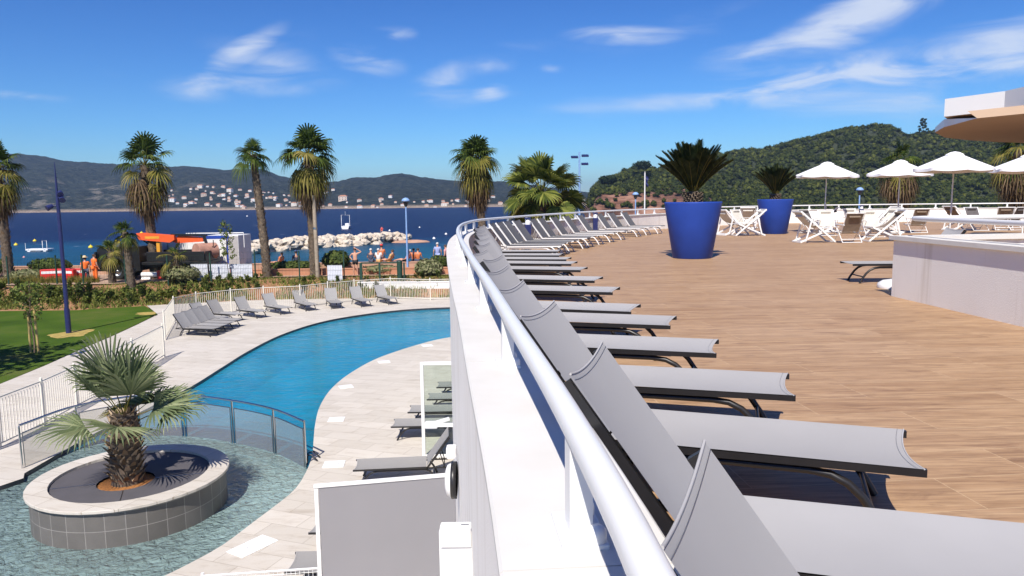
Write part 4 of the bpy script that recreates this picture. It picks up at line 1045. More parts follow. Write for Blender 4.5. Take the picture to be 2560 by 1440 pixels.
# houses of the far shore, each its own building
HS = [(509, 466), (527, 463), (542, 465), (467, 491), (486, 503), (516, 485), (538, 479), (568, 495), (559, 486), (524, 508), (437, 498), (608, 471), (626, 488), (596, 486), (580, 497), (582, 475), (611, 513), (566, 465), (584, 474),
      (632, 474), (624, 486), (597, 505), (600, 512), (615, 515), (648, 508), (640, 497), (682, 491), (694, 491), (701, 511), (720, 497), (740, 509), (755, 511), (829, 510), (838, 472), (821, 479), (862, 496), (902, 498), (902, 514), (936, 512), (956, 495), (980, 489), (1012, 508),
      (1061, 501), (1079, 500), (1110, 500), (1112, 509), (1146, 498), (1182, 507), (1222, 498), (1234, 491), (1252, 506), (1440, 503), (1460, 496), (1476, 490), (1454, 506), (470, 508), (552, 508)]
def house_mesh(big, wm, hip=True):
    mb = MB(); w, d, h = (13, 9, 5.0) if not big else (17, 10, 8.5)
    mb.box((0, 0, h/2-3), (w, d, h+6), 0); o = .5
    A = [(-w/2-o, -d/2-o, h), (w/2+o, -d/2-o, h), (w/2+o, d/2+o, h), (-w/2-o, d/2+o, h)]; R1 = [(-w/4, 0, h+2.4), (w/4, 0, h+2.4)]
    mb.add(A+R1, [(0, 1, 5, 4), (1, 2, 5), (2, 3, 4, 5), (3, 0, 4)], 1)
    for k in range(3):
        x = -w/2+w*(k+.5)/3
        for z in ((1.6,) if not big else (1.6, 5.2)): mb.box((x, -d/2-.03, z), (1.5, .1, 1.7), 2)
    return mb
hr_ = random.Random(21)
HS += [(hr_.uniform(430, 730), hr_.uniform(468, 514)) for _ in range(48)]+[(hr_.uniform(740, 1250), hr_.uniform(497, 514)) for _ in range(30)]
hp = {}
for i, (px, py) in enumerate(HS):
    best = None
    for k in range(90):
        D = DSH+10+k*7; d = dirpx(px)*D; q = pj((d.x, d.y, hillz(px, D)+3)); e = abs(q[1]-py)
        if best is None or e < best[0]: best = (e, D)
    D = best[1]; d = dirpx(px)*D; z = hillz(px, D)+.4
    ty = (i % 5 == 0 or px in (862, 701, 509), (i*7) % 3)
    grp = 'houses on the far shore'
    lb = ['pale house with a terracotta roof on the wooded hillside across the bay', 'small villa with a terracotta roof near the water across the bay'][py > 500]
    if px == 862: lb = 'large white villa standing alone on the far shore right of the big shaggy palm'
    if ty not in hp:
        wm = [M['house_wall'], M['cabin_white'], M['house_wall_pink']][ty[1]]
        o = house_mesh(ty[0], wm).build('house', [wm, M['house_roof'], M['glass_dark']]); hp[ty] = o
        tag(o, lb, 'house', grp)
    else: o = dup(hp[ty], label=lb)
    o.location = (d.x, d.y, z); o.rotation_euler = (0, 0, rnd(-.5, .5)); s = (rnd(.30, .50) if i < 57 else rnd(.18, .34)) if px != 862 else .7; o.scale = (s, s, s)
# ------------------------------------------------------------------ wooded headland with red cliffs on the right
SKY_ = [(1380, 545), (1450, 500), (1472, 470), (1495, 455), (1520, 442), (1560, 428), (1600, 415), (1640, 424), (1670, 410), (1700, 402), (1760, 392), (1815, 382), (1842, 379), (1900, 373), (1946, 362), (1997, 351), (2040, 340), (2091, 329), (2130, 321), (2174, 315), (2214, 316), (2236, 330), (2253, 339), (2293, 336), (2336, 330), (2400, 322), (2500, 318), (2600, 325), (2800, 350), (3200, 380), (3800, 420)]
D0, D1 = 290.0, 540.0
def headz(px, D):
    t = (D-D0)/(D1-D0); x = dirpx(px).x*D
    zr = H+(yh(px)-lerp_tab(SKY_, px))*D1/F-3.2
    k = sstep((1900-px)/200)*sstep((px-1462)/40); zc = -4+k*6.5
    if px < 1480: zr = min(zr, ZSEA-3+(px-1440)*.35)
    cl = sstep(t/.07)
    z = ZSEA-1.5+(zc-ZSEA+1.5)*cl+(zr-zc)*sstep((t-.03)/.97)**.85 if t <= 1 else zr-(t-1)*40
    z += noise.noise(Vector((x*.05, D*.05, 2)))*2.2*min(1, max(0, t*8))+noise.noise(Vector((x*.25, D*.2, 5)))*1.3*(t < .12)*k
    if px < 1475: z -= (1475-px)*.25
    return z
mb = MB(); cols = [1420+i*7 for i in range(330)]; rows = [D0+(D1-D0)*(j/46)**1.3 for j in range(47)]+[580, 640]
vs = []
for D in rows:
    for px in cols: d = dirpx(px)*D; vs.append((d.x, d.y, headz(px, D)))
n = len(cols); mb.add(vs, [(j*n+i, j*n+i+1, (j+1)*n+i+1, (j+1)*n+i) for j in range(len(rows)-1) for i in range(n-1)], 0, True)
tag(mb.build('wooded_headland', M['cliff']), kind='structure')
def leaf_cloud(mb, c, r, n, size, m=0, shell=.55, flat=1.0, up=.35):
    c = Vector(c)
    for _ in range(n):
        while True:
            q = Vector((rnd(-1, 1), rnd(-1, 1), rnd(-1, 1)))
            if shell < q.length < 1: break
        nn = (q+Vector((0, 0, up))+Vector((rnd(-.6, .6), rnd(-.6, .6), rnd(-.6, .6)))).normalized()
        p = c+Vector((q.x*r[0], q.y*r[1], q.z*r[2])); a = nn.orthogonal().normalized(); a = Matrix.Rotation(rnd(0, 6.28), 3, nn) @ a; b = nn.cross(a)
        s = size*rnd(.6, 1.25)
        mb.add([p-a*s, p-b*s*.55, p+a*s, p+b*s*.55], [(0, 1, 2, 3)], m)
# the wood on the slope reads as one mass
rs = random.Random(5); mbs = MB(); cnt = 0
while cnt < 5600:
    px = rs.uniform(1474, 2720); t = rs.random()**1.25*1.01; D = D0+(D1-D0)*(t*.96+.035)
    k = sstep((1800-px)/150)
    if t < .06*k and rs.random() < .55: continue
    d = dirpx(px)*D; z = headz(px, D)
    if z < ZSEA+1: continue
    R = rs.uniform(1.1, 2.5)*(1 if t > .15 else .8); f = rs.uniform(.75, 1.0)
    blob(mbs, (d.x, d.y, z+R*.75), (R*.80, R*.80, R*.70*f), 1, .25, 1.3, 0, cnt, False)
    leaf_cloud(mbs, (d.x, d.y, z+R*.8), (R, R, R*.9*f), 34, R*.23, 0, .72, up=.8)
    cnt += 1
o = mbs.build('hillside_wood', M['forest']); tag(o, 'dense dark green wood covering the headland on the right', 'wood', kind='stuff')
def simple_tree(name, loc, h, crown_r, label, leaf, clumps=14, size=.45, airy=False, cat='tree', trunk_r=.22, lean=0):
    r = empty(name, loc, 0, label, cat); mb = MB(); pts = [Vector((lean*h*(i/5)**2, 0, h*.8*i/5)) for i in range(6)]; mb.tube(pts, [trunk_r*(1-.7*i/5) for i in range(6)], 7)
    cc = []
    for k in range(clumps):
        a = k*2.4; q = (k+.5)/clumps; z = h*(.2+.77*q) if airy else h*(.62+.3*q); rr = crown_r*(1-.55*q if airy else math.sqrt(max(0.05, 1-(2*q-1)**2)))*rnd(.6, 1)
        p = Vector((lean*h*.6+math.cos(a)*rr, math.sin(a)*rr, z)); cc.append(p); b = Vector((lean*h*.4, 0, z-h*.12)); mb.tube([b, (b+p)/2+Vector((0, 0, -.1)), p], [trunk_r*.3, trunk_r*.2, trunk_r*.1], 4)
    mb.build('trunk', M['bark'], r); mb = MB()
    for p in cc: s = crown_r*(.28 if airy else .42); leaf_cloud(mb, p, (s, s, s*.7), 70, size, 0, .2)
    mb.build('crown', leaf, r); return r
def on_head(px, D): d = dirpx(px)*D; return (d.x, d.y, headz(px, D)-.5)
simple_tree('pine_tree', on_head(1606, 400), 9.5, 4.6, 'dark rounded pine standing out on the low end of the wooded headland', M['pine'], 16, .6)
simple_tree('pine_tree', on_head(1520, 345), 8.5, 3.8, 'dark bushy pine at the left tip of the headland above the red rocks', M['pine'], 16, .6)
simple_tree('tall_tree', on_head(2293, 505), 13, 3.4, 'tall airy tree standing above the ridge of the wooded headland', M['pine'], 20, .5, True)
# ------------------------------------------------------------------ palms
def fan_leaf(mb, hub, d, pet, R, n, droop, m, stiff=.5, wide=1.0, pm=2, spread=118, roll=0.0, tilt=0.0):
    d = d.normalized(); s = d.cross(Vector((0, 0, 1)))
    if s.length < .1: s = Vector((1, 0, 0))
    s.normalize(); nrm = s.cross(d)
    # petiole bends down with age
    mid = hub+d*pet*.55; end = hub+d*pet+Vector((0, 0, -droop*pet*.25))
    w = .022*wide; mb.tube([hub, mid, end], [w*1.3, w, w*.7], 3, pm, caps=False)
    d2 = (end-mid).normalized()
    if tilt: d2 = (d2+Vector((0, 0, -tilt))).normalized()
    if roll: s = Matrix.Rotation(roll, 3, d2) @ s
    nrm = s.cross(d2).normalized()
    for k in range(n):
        a = math.radians(-spread+2*spread*k/(n-1)); L = R*(.62+.38*math.cos(a*.75))*rnd(.9, 1.08)
        dr = (d2*math.cos(a)+s*math.sin(a)+nrm*(.18+.25*abs(math.sin(a)))*stiff).normalized()
        side = nrm.cross(dr).normalized()*(R*.046*wide); p1 = end+dr*L*.5+Vector((0, 0, -droop*L*.10)); p2 = end+dr*L*.80+Vector((0, 0, -droop*L*.36)); p3 = end+dr*L*.93+Vector((0, 0, -droop*L*.78))
        fold = nrm*(.012*((k % 2)*2-1))
        mb.add([end-side*.3, end+side*.3, p1+side+fold, p1-side-fold, p2+side*.65, p2-side*.65, p3], [(0, 1, 2, 3), (3, 2, 4, 5), (5, 4, 6)], m)
def palm(name, base, path, tr, label, nl=26, pet=.9, R=.95, dry=.25, skirt=40, skirt_len=1.6, skirt_r=.75, leafmat_='palm_leaf', nb=18, elmin=-25, dead_top=0, wind=0.0, boots=60, wide=1.0, spread=118, droop=None, tilt=.28, roll=.55):
    r = empty(name, base, 0, label, 'palm tree', 'palm trees'); mb = MB(); P = [Vector(p) for p in path]
    rad = tr if hasattr(tr, '__len__') else [tr*(1.25-.35*i/(len(P)-1)) for i in range(len(P))]
    # dense resampled trunk with ringed surface
    Q = []; RR = []
    for i in range(len(P)-1):
        n = max(3, int((P[i+1]-P[i]).length/.14))
        for k in range(n): u = k/n; Q.append(P[i].lerp(P[i+1], u)); RR.append((rad[i]+(rad[i+1]-rad[i])*u)*(1+.10*((len(Q) % 2)*2-1)*.5+rnd(-.05, .05)))
    Q.append(P[-1]); RR.append(rad[-1]); mb.tube(Q, RR, 12, 0)
    H_ = P[-1].z
    for k in range(boots):
        i = int((k+.5)/boots*(len(Q)-1)); a = k*2.4; q = Q[i]; dv_ = Vector((math.cos(a), math.sin(a), 0)); s_ = Vector((-dv_.y, dv_.x, 0)); rr = RR[i]; l = rr*.75
        mb.add([q+dv_*rr*.9+s_*rr*.38, q+dv_*rr*.9-s_*rr*.38, q+dv_*(rr*1.25)-s_*rr*.12+Vector((0, 0, l)), q+dv_*(rr*1.25)+s_*rr*.12+Vector((0, 0, l))], [(0, 1, 2, 3)], 1)
    mb.build('trunk', [M['palm_bark'], M['boot']], r)
    top = P[-1]; mb = MB(); mats = [M[leafmat_], M['palm_old'], M['palm_old'], M['palm_dead']]
    for k in range(nl):
        q = k/(nl-1); a = k*2.399963+rnd(-.35, .35); el = math.radians(86-(86-elmin)*q**.85+rnd(-13, 13)); d = Vector((math.cos(a)*math.cos(el)+wind, math.sin(a)*math.cos(el), math.sin(el)))
        m = 0 if q < 1-dry else (1 if rnd(0, 1) > .35 else 0)
        fan_leaf(mb, top+Vector((0, 0, -.25*q)), d, pet*rnd(.65, 1.2), R*rnd(.78, 1.15), nb, .35+.8*q if droop is None else droop*(1+2*q), m, wide=wide, spread=spread, tilt=tilt*(1-.5*math.sin(max(0, el))), roll=rnd(-roll, roll))
    mb.build('crown', mats, r)
    if skirt:
        mb = MB()
        for k in range(skirt):
            q = k/skirt; a = k*2.399963; el = math.radians(-28-45*q+rnd(-8, 8)); d = Vector((math.cos(a)*math.cos(el), math.sin(a)*math.cos(el), math.sin(el)))
            z = top.z-.25-skirt_len*q*.75; i = min(range(len(Q)), key=lambda j: abs(Q[j].z-z)); hub = Q[i]+Vector((d.x, d.y, 0))*RR[i]
            fan_leaf(mb, hub, d, skirt_r*(.75-.35*q), R*.8*(1-.25*q), 12, 1.5, 1 if (q < .32 and rnd(0, 1) > dead_top) else 3, pm=3)
        mb.build('dead_skirt', mats, r)
    return r
def zpx(px, py, Y): return atY(px, py, Y).z
def palm_px(name, Y, basepx, topz_px, midpx, tr, label, **kw):
    b = atY(basepx[0], basepx[1], Y); zb = b.z; t = atY(*topz_px, Y)-b; m = atY(*midpx, Y)-b
    return palm(name, b, [(0, 0, -.6), (m.x*.35, 0, m.z*.45), (m.x, 0, m.z), ((m.x+t.x)/2, 0, (m.z+t.z)/2), (t.x, 0, t.z)], tr, label, **kw)
palm_px('fan_palm', 47.5, (788, 700), (771, 385), (780, 560), .26, 'tallest palm with a thick brown skirt of dead fronds, left of the breakwater tip', nl=30, pet=1.15, R=1.2, elmin=5, droop=.3, skirt=70, skirt_len=2.6, skirt_r=1.05, nb=20)
palm_px('fan_palm', 47, (672, 718), (632, 388), (650, 520), .23, 'slender bare trunk palm with a small windblown crown', nl=14, pet=.65, R=.95, skirt=0, dry=0, wind=.15, elmin=-10, boots=170)
palm_px('fan_palm', 47.5, (392, 705), (361, 412), (375, 560), .27, 'palm with yellow drooping lower fronds behind the truck', nl=22, pet=1.3, R=1.1, elmin=5, droop=.3, skirt=60, skirt_len=2.3, skirt_r=1.2, dead_top=.3)
palm_px('fan_palm', 48, (20, 665), (-8, 420), (6, 540), .25, 'palm cut off by the left edge of the picture', nl=22, pet=1.2, R=1.1, elmin=5, droop=.3, skirt=52, skirt_len=2.2, skirt_r=1.0)
palm_px('fan_palm', 58, (1215, 680), (1190, 395), (1203, 540), .28, 'dense palm with a shaggy brown skirt just left of the broad palm', nl=36, pet=1.0, R=1.35, elmin=0, droop=.3, skirt=70, skirt_len=3.0, skirt_r=1.0, dead_top=.2, nb=20)
palm_px('broad_fan_palm', 50, (1358, 700), (1354, 484), (1356, 590), .32, 'broad low palm with big yellow green fans behind the terrace rail', nl=50, tilt=.55, roll=.7, pet=1.75, R=1.55, skirt=0, elmin=-50, dry=.34, nb=28, wide=1.1, droop=.16, leafmat_='broad_leaf')
palm_px('fan_palm', 60, (2262, 640), (2248, 400), (2254, 520), .28, 'palm with long curling dead fronds behind the second parasol', nl=14, pet=1.0, R=1.2, skirt=60, skirt_len=3.0, skirt_r=1.5, dead_top=.9, dry=.3)
palm_px('fan_palm', 56, (2560, 640), (2545, 375), (2550, 500), .30, 'palm with brown hanging fronds at the right edge of the picture', nl=14, pet=1.0, R=1.2, skirt=64, skirt_len=3.6, skirt_r=1.7, dead_top=.9, dry=.5)
palm_px('young_palm', 43.5, (330, 728), (312, 580), (322, 650), .20, 'young palm with a reddish trunk standing in front of the truck cab', nl=14, pet=.5, R=.62, skirt=5, skirt_len=.4, skirt_r=.35, boots=40)
palm_px('young_palm', 44.5, (282, 715), (275, 628), (278, 670), .18, 'small yellowish palm beside the truck cab, left of the young palm', nl=12, pet=.5, R=.6, skirt=6, skirt_len=.3, skirt_r=.45, dry=.6, boots=10)
palm_px('young_palm', 45.0, (448, 715), (440, 640), (444, 680), .15, 'little palm with drooping yellow fronds in front of the crane post', nl=10, pet=.6, R=.6, skirt=14, skirt_len=.4, skirt_r=.6, dry=.8, boots=10)
# palm in the round planter
tz = zr-.09+(ZP-.42); tl = Vector((cpl.x+tc[0], cpl.y+tc[1]+.05, tz))
r_ = palm('planter_palm', tl, [(0, 0, -.05), (0, 0, .35), (.02, 0, .8), (.03, 0, 1.32)], [.27, .28, .26, .22], 'low fan palm with silvery green leaves growing in the round planter', nl=15, tilt=0.0, roll=.35, pet=.74, R=1.0, skirt=0, dry=.0, leafmat_='fan_leaf', nb=30, elmin=8, boots=0, wide=.48, spread=88, droop=.12)
mb = MB()
for k in range(150):
    a = k*2.399963; q = k/150; z = .02+1.34*q; rr = (.28 if q < .6 else .28-.09*(q-.6)/.4); d = Vector((math.cos(a), math.sin(a), 0)); s_ = Vector((-d.y, d.x, 0)); b = d*rr*.93+Vector((0, 0, z)); l = rnd(.09, .17); w_ = rnd(.04, .06)
    p1 = b+d*.05+Vector((0, 0, l*.6)); p2 = b+d*(.08+rnd(0, .06))+Vector((0, 0, l))+s_*rnd(-.03, .03)
    mb.add([b-s_*w_, b+s_*w_, p1+s_*w_*.7, p1-s_*w_*.7, p2+s_*w_*.35, p2-s_*w_*.35, b+s_*w_-d*.05, b-s_*w_-d*.05], [(0, 1, 2, 3), (3, 2, 4, 5), (1, 6, 4, 2), (7, 0, 3, 5)], 0)
mb.build('leaf_boots', M['boot'], r_)
# ------------------------------------------------------------------ shrubs, hedges, young trees
def shrub_mesh(h, w, n, leaf, size, stems=6):
    r = empty('shrub'); mb = MB(); me = MB()
    for k in range(stems):
        a = rnd(0, 6.28); q = Vector((math.cos(a)*w*rnd(.2, .8), math.sin(a)*w*rnd(.2, .8), h*rnd(.6, 1))); me.tube([(0, 0, -.05), q*.5+Vector((0, 0, .08)), q], [.014, .01, .005], 4)
        for _ in range(n//stems):
            u = rnd(.25, 1.05); p = q*u+Vector((rnd(-.1, .1), rnd(-.1, .1), rnd(-.08, .08)))*w*2; d = Vector((rnd(-1, 1), rnd(-1, 1), rnd(.1, 1))).normalized(); s_ = d.orthogonal().normalized()*size*.32
            mb.add([p, p+d*size*.5+s_, p+d*size, p+d*size*.5-s_], [(0, 1, 2, 3)], 0)
    mb.build('leaves', leaf, r); me.build('stems', M['bark'], r); return r
G5 = 'leafy shrubs planted on the soil bank'
SHR = [shrub_mesh(.85, .32, 90, M['shrub'], .24), shrub_mesh(.6, .34, 80, M['shrub'], .22), shrub_mesh(1.0, .28, 90, M['hedge'], .26)]
LBS = ['light green leafy shrub planted on the soil bank by the lawn', 'low light green shrub planted on the soil bank by the lawn', 'taller dark green shrub planted on the soil bank by the lawn']
for s_, l in zip(SHR, LBS): tag(s_, l, 'shrub', G5)
rs = random.Random(11); used = set()
for k in range(235):
    px = rs.uniform(-30, 640) if k < 190 else rs.uniform(640, 1125); u = rs.random()
    i = rs.choice([0, 1, 2]) if k < 190 else rs.choice([1, 1, 2])
    Y = None
    d = dirpx(px)
    if 225 < px < 480: u *= .45
    for _ in range(3): Y = (y0(d.x*(Y or 43)))+.7+u*2.0
    if k >= 190: Y = max(Y, 47.2) if px < 700 else max(Y, 44.9+u*1.5)
    if k < 190 and px > 420: Y += .5
    x = d.x*Y; sc = rs.uniform(.42, .75)*(.7 if px > 430 else 1)
    o = SHR[i] if i not in used else dup(SHR[i])
    used.add(i); o.location = (x, Y, gz(x, Y)); o.rotation_euler = (0, 0, rs.uniform(0, 6)); o.scale = (sc,)*3
def bush(px, py_base, Y, rx, rz_, leaf, label, n, size, name='bush', ry=None):
    b = atY(px, py_base, Y); r = empty(name, b, 0, label, 'bush'); mb = MB(); ry = ry or rx
    m_ = MB(); blob(m_, (0, 0, rz_*.8), (rx*.72, ry*.72, rz_*.66), 3, .12, 2, 0, px, False); m_.build('inner_twigs', leaf, r)
    leaf_cloud(mb, (0, 0, rz_*.85), (rx, ry, rz_), n, size, 0, .7); mb.build('foliage', leaf, r); return r
bush(1072, 690, 47.2, .92, .62, M['olive'], 'round silvery green bush beside the facade, right of the green gate', 1100, .12)
bush(1098, 682, 48.6, .7, .66, M['hedge'], 'dark green bush behind the silvery round one', 700, .12)
bush(840, 668, 49.0, .95, .62, M['hedge'], 'spiky dark green bush on the promenade wall right of the tallest palm', 800, .16)
bush(125, 680, 49.5, 1.45, .52, M['hedge'], 'clipped dark hedge left of the tall blue lamp post', 1300, .11, 'hedge', .8)
bush(70, 700, 48.5, 1.3, .40, M['olive'], 'low yellowish grass clump in front of the clipped hedge', 800, .13)
bush(735, 676, 49.4, 1.9, .36, M['hedge'], 'low leafy hedge along the promenade wall behind the two palms', 1500, .12, 'hedge', .6)
bush(455, 700, 45.0, 1.2, .50, M['olive'], 'loose olive green bush in front of the truck bed', 700, .11)
bush(950, 678, 48.4, 1.3, .22, M['olive'], 'low dry grass clump behind the green gate', 600, .10)
bush(-10, 680, 49.0, 1.0, .5, M['hedge'], 'dark bush at the foot of the leftmost palm', 700, .12)
# staked young tree on the lawn and the one by the white boards
def young_tree(px, py, Y, h, label, stake=True, dense=260, rx=.35):
    b = at(px, py, ZP-.012) if Y is None else atY(px, py, Y)
    r = empty('young_tree', b, 0, label, 'tree'); mb = MB(); pts = [Vector((.04*math.sin(i*1.3), 0, h*i/7-.05)) for i in range(8)]; mb.tube(pts, [.035*(1-.75*i/7) for i in range(8)], 6)
    ml = MB()
    for k in range(16):
        a = k*2.4; z = h*(.45+.5*k/16); p = Vector((math.cos(a)*rx*rnd(.4, 1), math.sin(a)*rx*rnd(.4, 1), z+.15)); mb.tube([(0, 0, z-.1), p], [.012, .005], 4); leaf_cloud(ml, p, (.20, .20, .22), dense//16, .085, 0, .1)
    mb.build('trunk', M['bark'], r); ml.build('crown', M['tree_leaf'], r); return b
b = young_tree(86, 882, None, 2.9, 'thin young tree with sparse leaves tied to wooden stakes on the lawn', dense=300, rx=.4)
for dx, lb in ((-.16, 'left wooden stake of the young tree on the lawn'), (.16, 'right wooden stake of the young tree on the lawn')):
    r = empty('tree_stake', (b.x+dx, b.y+.02, b.z), 0, lb, 'stake'); mb = MB(); mb.tube([(0, 0, -.1), (-dx*.25, 0, 1.75)], .045, 8); mb.build('pole', M['stake'], r)
young_tree(573, 728, 46.0, 4.5, 'slim young tree in front of the white site cabin', dense=420, rx=.5)
# ------------------------------------------------------------------ breakwater: every rock its own
rs = random.Random(3); RK = []
for k in range(6):
    mb = MB(); bm = bmesh.new(); bmesh.ops.create_icosphere(bm, subdivisions=2, radius=1)
    for v in bm.verts:
        c = v.co.copy(); q = Vector((round(c.x*1.6)/1.6, round(c.y*1.6)/1.6, round(c.z*1.4)/1.4)); v.co = c.lerp(q, .55)*(1+.22*noise.noise(c*1.3+Vector((k*5, 0, 0))))
    bm.verts.index_update(); mb.add([v.co for v in bm.verts], [[v.index for v in f.verts] for f in bm.faces]); bm.free(); RK.append(mb)
def bw(u):   # centre line of the breakwater on the water, from the beach to its tip
    P = [at(430, 652, ZSEA), at(600, 636, ZSEA), at(760, 620, ZSEA), at(900, 611, ZSEA), at(1012, 602, ZSEA)]
    x = u*(len(P)-1); i = min(int(x), len(P)-2); return P[i].lerp(P[i+1], x-i)
G6 = 'rocks of the breakwater'; protos = []
for i in range(285):
    u = rs.random()**.9 if i > 40 else i/40; c = bw(u); q = rs.uniform(-1, 1); wd = 4.6 if u < .93 else 3.2
    hgt_ = (1.75*(1-abs(q)**1.4))*(1 if u < .9 else 1-.5*(u-.9)/.1)
    s = rs.uniform(.65, 1.2); p = Vector((c.x+rs.uniform(-1, 1), c.y+q*wd, ZSEA+hgt_-.35*s+.15))
    k = i % 6
    if len(protos) <= k:
        o = RK[k].build('rock', M['rock']); tag(o, 'pale limestone boulder of the breakwater', 'rock', G6); protos.append(o)
    else: o = dup(protos[k])
    o.location = p; o.rotation_euler = (rs.uniform(-.4, .4), rs.uniform(-.4, .4), rs.uniform(0, 6.28)); o.scale = (s*1.25, s, s*.8)
mb = MB(); C_ = [bw(k/24) for k in range(25)]
mb.strip([p+Vector((0, -5.2, -.6)) for p in C_], [p+Vector((0, 0, 1.0)) for p in C_]); mb.strip([p+Vector((0, 0, 1.0)) for p in C_], [p+Vector((0, 5.2, -.6)) for p in C_])
tag(mb.build('breakwater_core', M['rock']), kind='structure')
# flat wet rock at the tip
p = at(1030, 606, ZSEA); mb = MB(); blob(mb, (0, 0, 0), (4.0, 2.0, .55), 3, .15, 1.5, 0, 4); o = mb.build('rock', M['plaster_pink'], None, (p.x, p.y, ZSEA)); tag(o, 'flat brown wet rock at the tip of the breakwater', 'rock', G6)
# ------------------------------------------------------------------ boat, floats, buoys
p = at(868, 572, ZSEA); bt_ = empty('motor_boat', (p.x, p.y, ZSEA), 0, 'small white boat with a square frame anchored on the dark sea', 'boat')
mb = MB(); sec = []
for i in range(9):
    u = i/8; w = 1.25*(1-.75*max(0, u-.45)/.55)**.8; y = -3+6.4*u; sec.append([Vector((-w, y, .95+.25*u)), Vector((-w*.8, y, .1)), Vector((0, y, -.3)), Vector((w*.8, y, .1)), Vector((w, y, .95+.25*u))])
for a, b in zip(sec[:-1], sec[1:]): mb.strip(a, b, smooth=True)
mb.add(sec[0], [(0, 1, 2, 3, 4)]); mb.build('hull', M['white_paint'], bt_)
mb = MB(); mb.bbox((0, .6, 1.3), (1.2, 1.6, .9), .1); mb.build('console', M['white_paint'], bt_)
mb = MB(); mb.tube([(-1.3, -2, .9), (-1.3, -2, 4.4), (1.3, -2, 4.4), (1.3, -2, .9)], .07, 6); mb.tube([(0, -2, 4.4), (0, -2, 5.6)], .04, 5); mb.build('frame', M['white_metal'], bt_)
p = at(100, 628, ZSEA); sp_ = empty('swim_platform', (p.x, p.y, ZSEA), 0, 'white bathing platform with a handrail floating left of the blue lamp post', 'swim platform')
mb = MB(); mb.bbox((0, 0, .35), (4.2, 2, .3), .05); mb.build('deck', M['white_paint'], sp_)
mb = MB(); mb.tube([(-2, -1, .5), (-2, -1, 1.6)], .05, 6); mb.tube([(1.2, -1, .5), (1.2, -1, 2.0), (2.0, -1, 2.0), (2.0, -1, .5)], .05, 6); mb.build('ladder_rail', M['white_metal'], sp_)
mb = MB()
for x in (-1.5, 1.5): mb.tube([(x, -1, .1), (x, 1, .1)], .28, 8)
mb.build('floats', M['white_paint'], sp_)
def buoy_mesh(r): 
    mb = MB(); mb.lathe([(.001, -.6*r), (.8*r, -.5*r), (r, 0), (.85*r, .55*r), (.35*r, .95*r), (.12*r, 1.0*r), (.10*r, 1.35*r), (.001, 1.4*r)], 14); return mb
def buoys(name, lst, mat, label, cat, grp, r):
    o0 = None
    for px, py, s in lst:
        p = at(px, py, ZSEA)
        if o0 is None: o0 = buoy_mesh(r).build(name, mat); tag(o0, label, cat, grp); o = o0
        else: o = dup(o0)
        o.location = p; o.scale = (s,)*3
buoys('yellow_buoy', [(40, 613, 1.2), (87, 603, 1.2), (227, 619, 1.3), (290, 604, 1.1), (298, 607, 1.1), (304, 594, .9), (354, 584, 1.5)], M['yellow'], 'round yellow buoy floating on the sea beyond the truck', 'buoy', 'yellow buoys', .36)
buoys('white_buoy', [(1085, 597, 1.0), (1115, 586, 1.0), (974, 577, .9), (1049, 569, .8), (618, 541, 1.5), (778, 534, 1.6)], M['white_paint'], 'small white buoy floating on the sea', 'buoy', 'white buoys', .36)
buoys('pink_buoy', [(60, 644, .6)], M['pink_cloth'], 'tiny pink buoy near the beach on the left', 'buoy', None, .36)
# ------------------------------------------------------------------ promenade walls, green mesh fence, gate, boards
def wall_run(name, pts, w, z0, z1, mat, cap, label, capw=.06):
    r = empty(name, (pts[0][0], pts[0][1], z0), 0, label, 'wall'); o0 = Vector((pts[0][0], pts[0][1], z0)); mb = MB(); mc = MB()
    for a, b in zip(pts[:-1], pts[1:]):
        a, b = Vector((*a, 0)), Vector((*b, 0)); mb.bar(a+Vector((0, 0, (z0+z1)/2))-o0, b+Vector((0, 0, (z0+z1)/2))-o0, w, z1-z0); mc.bar(a+Vector((0, 0, z1+.031))-o0, b+Vector((0, 0, z1+.031))-o0, w+capw, .06)
    mb.build('wall_body', mat, r); mc.build('cap', cap, r); return r
wall_run('promenade_wall', [(-60, 50.6), (12, 50.2)], .5, ZST-.1, -2.54, M['plaster_pink'], M['plaster_pink'], 'low pinkish stone wall between promenade and beach where people sit')
wall_run('planting_wall', [(-21, 48.0), (3, 47.6)], .35, ZST-.1, -2.72, M['terracotta'], M['terracotta'], 'low orange wall of the planting strip behind the far pool fence')
wall_run('garden_wall', [(-9.5, 45.3), (4, 44.9)], .25, ZP-.1, -3.35, M['cabin_white'], M['white_paint'], 'low white wall behind the rightmost stretch of the far pool fence')
gf = empty('mesh_fence', (-35, 46, ZST), 0, 'dark green wire mesh fence on thin posts along the soil bank', 'fence'); go = Vector((-35, 46, ZST))
fp = []
for px in (-90, 12, 134, 200, 307, 414, 522, 634, 745, 857):
    d = dirpx(px); Y = 44.2 if px < 500 else 46.3
    if px == 522: Y = 45.2
    fp.append(Vector((d.x*Y, Y, gz(d.x*Y, Y))))
for p in fp: mb = MB(); mb.box((0, 0, .86), (.07, .07, 1.9)); q = mb.build('post', M['green_paint'], gf); q.location = p-go
for a, b in zip(fp[:-1], fp[1:]):
    mb = MB(); L = (b-a).length; n = int(L/.20)
    for k in range(n+1): q = a+(b-a)*(k/n)-go; mb.tube([q+Vector((0, 0, .1)), q+Vector((0, 0, 1.7))], .0035, 3, caps=False)
    for z in (.1, .5, .9, 1.3, 1.7): mb.tube([a-go+Vector((0, 0, z)), b-go+Vector((0, 0, z))], .004, 3, caps=False)
    mb.build('mesh_panel', M['green_paint'], gf)
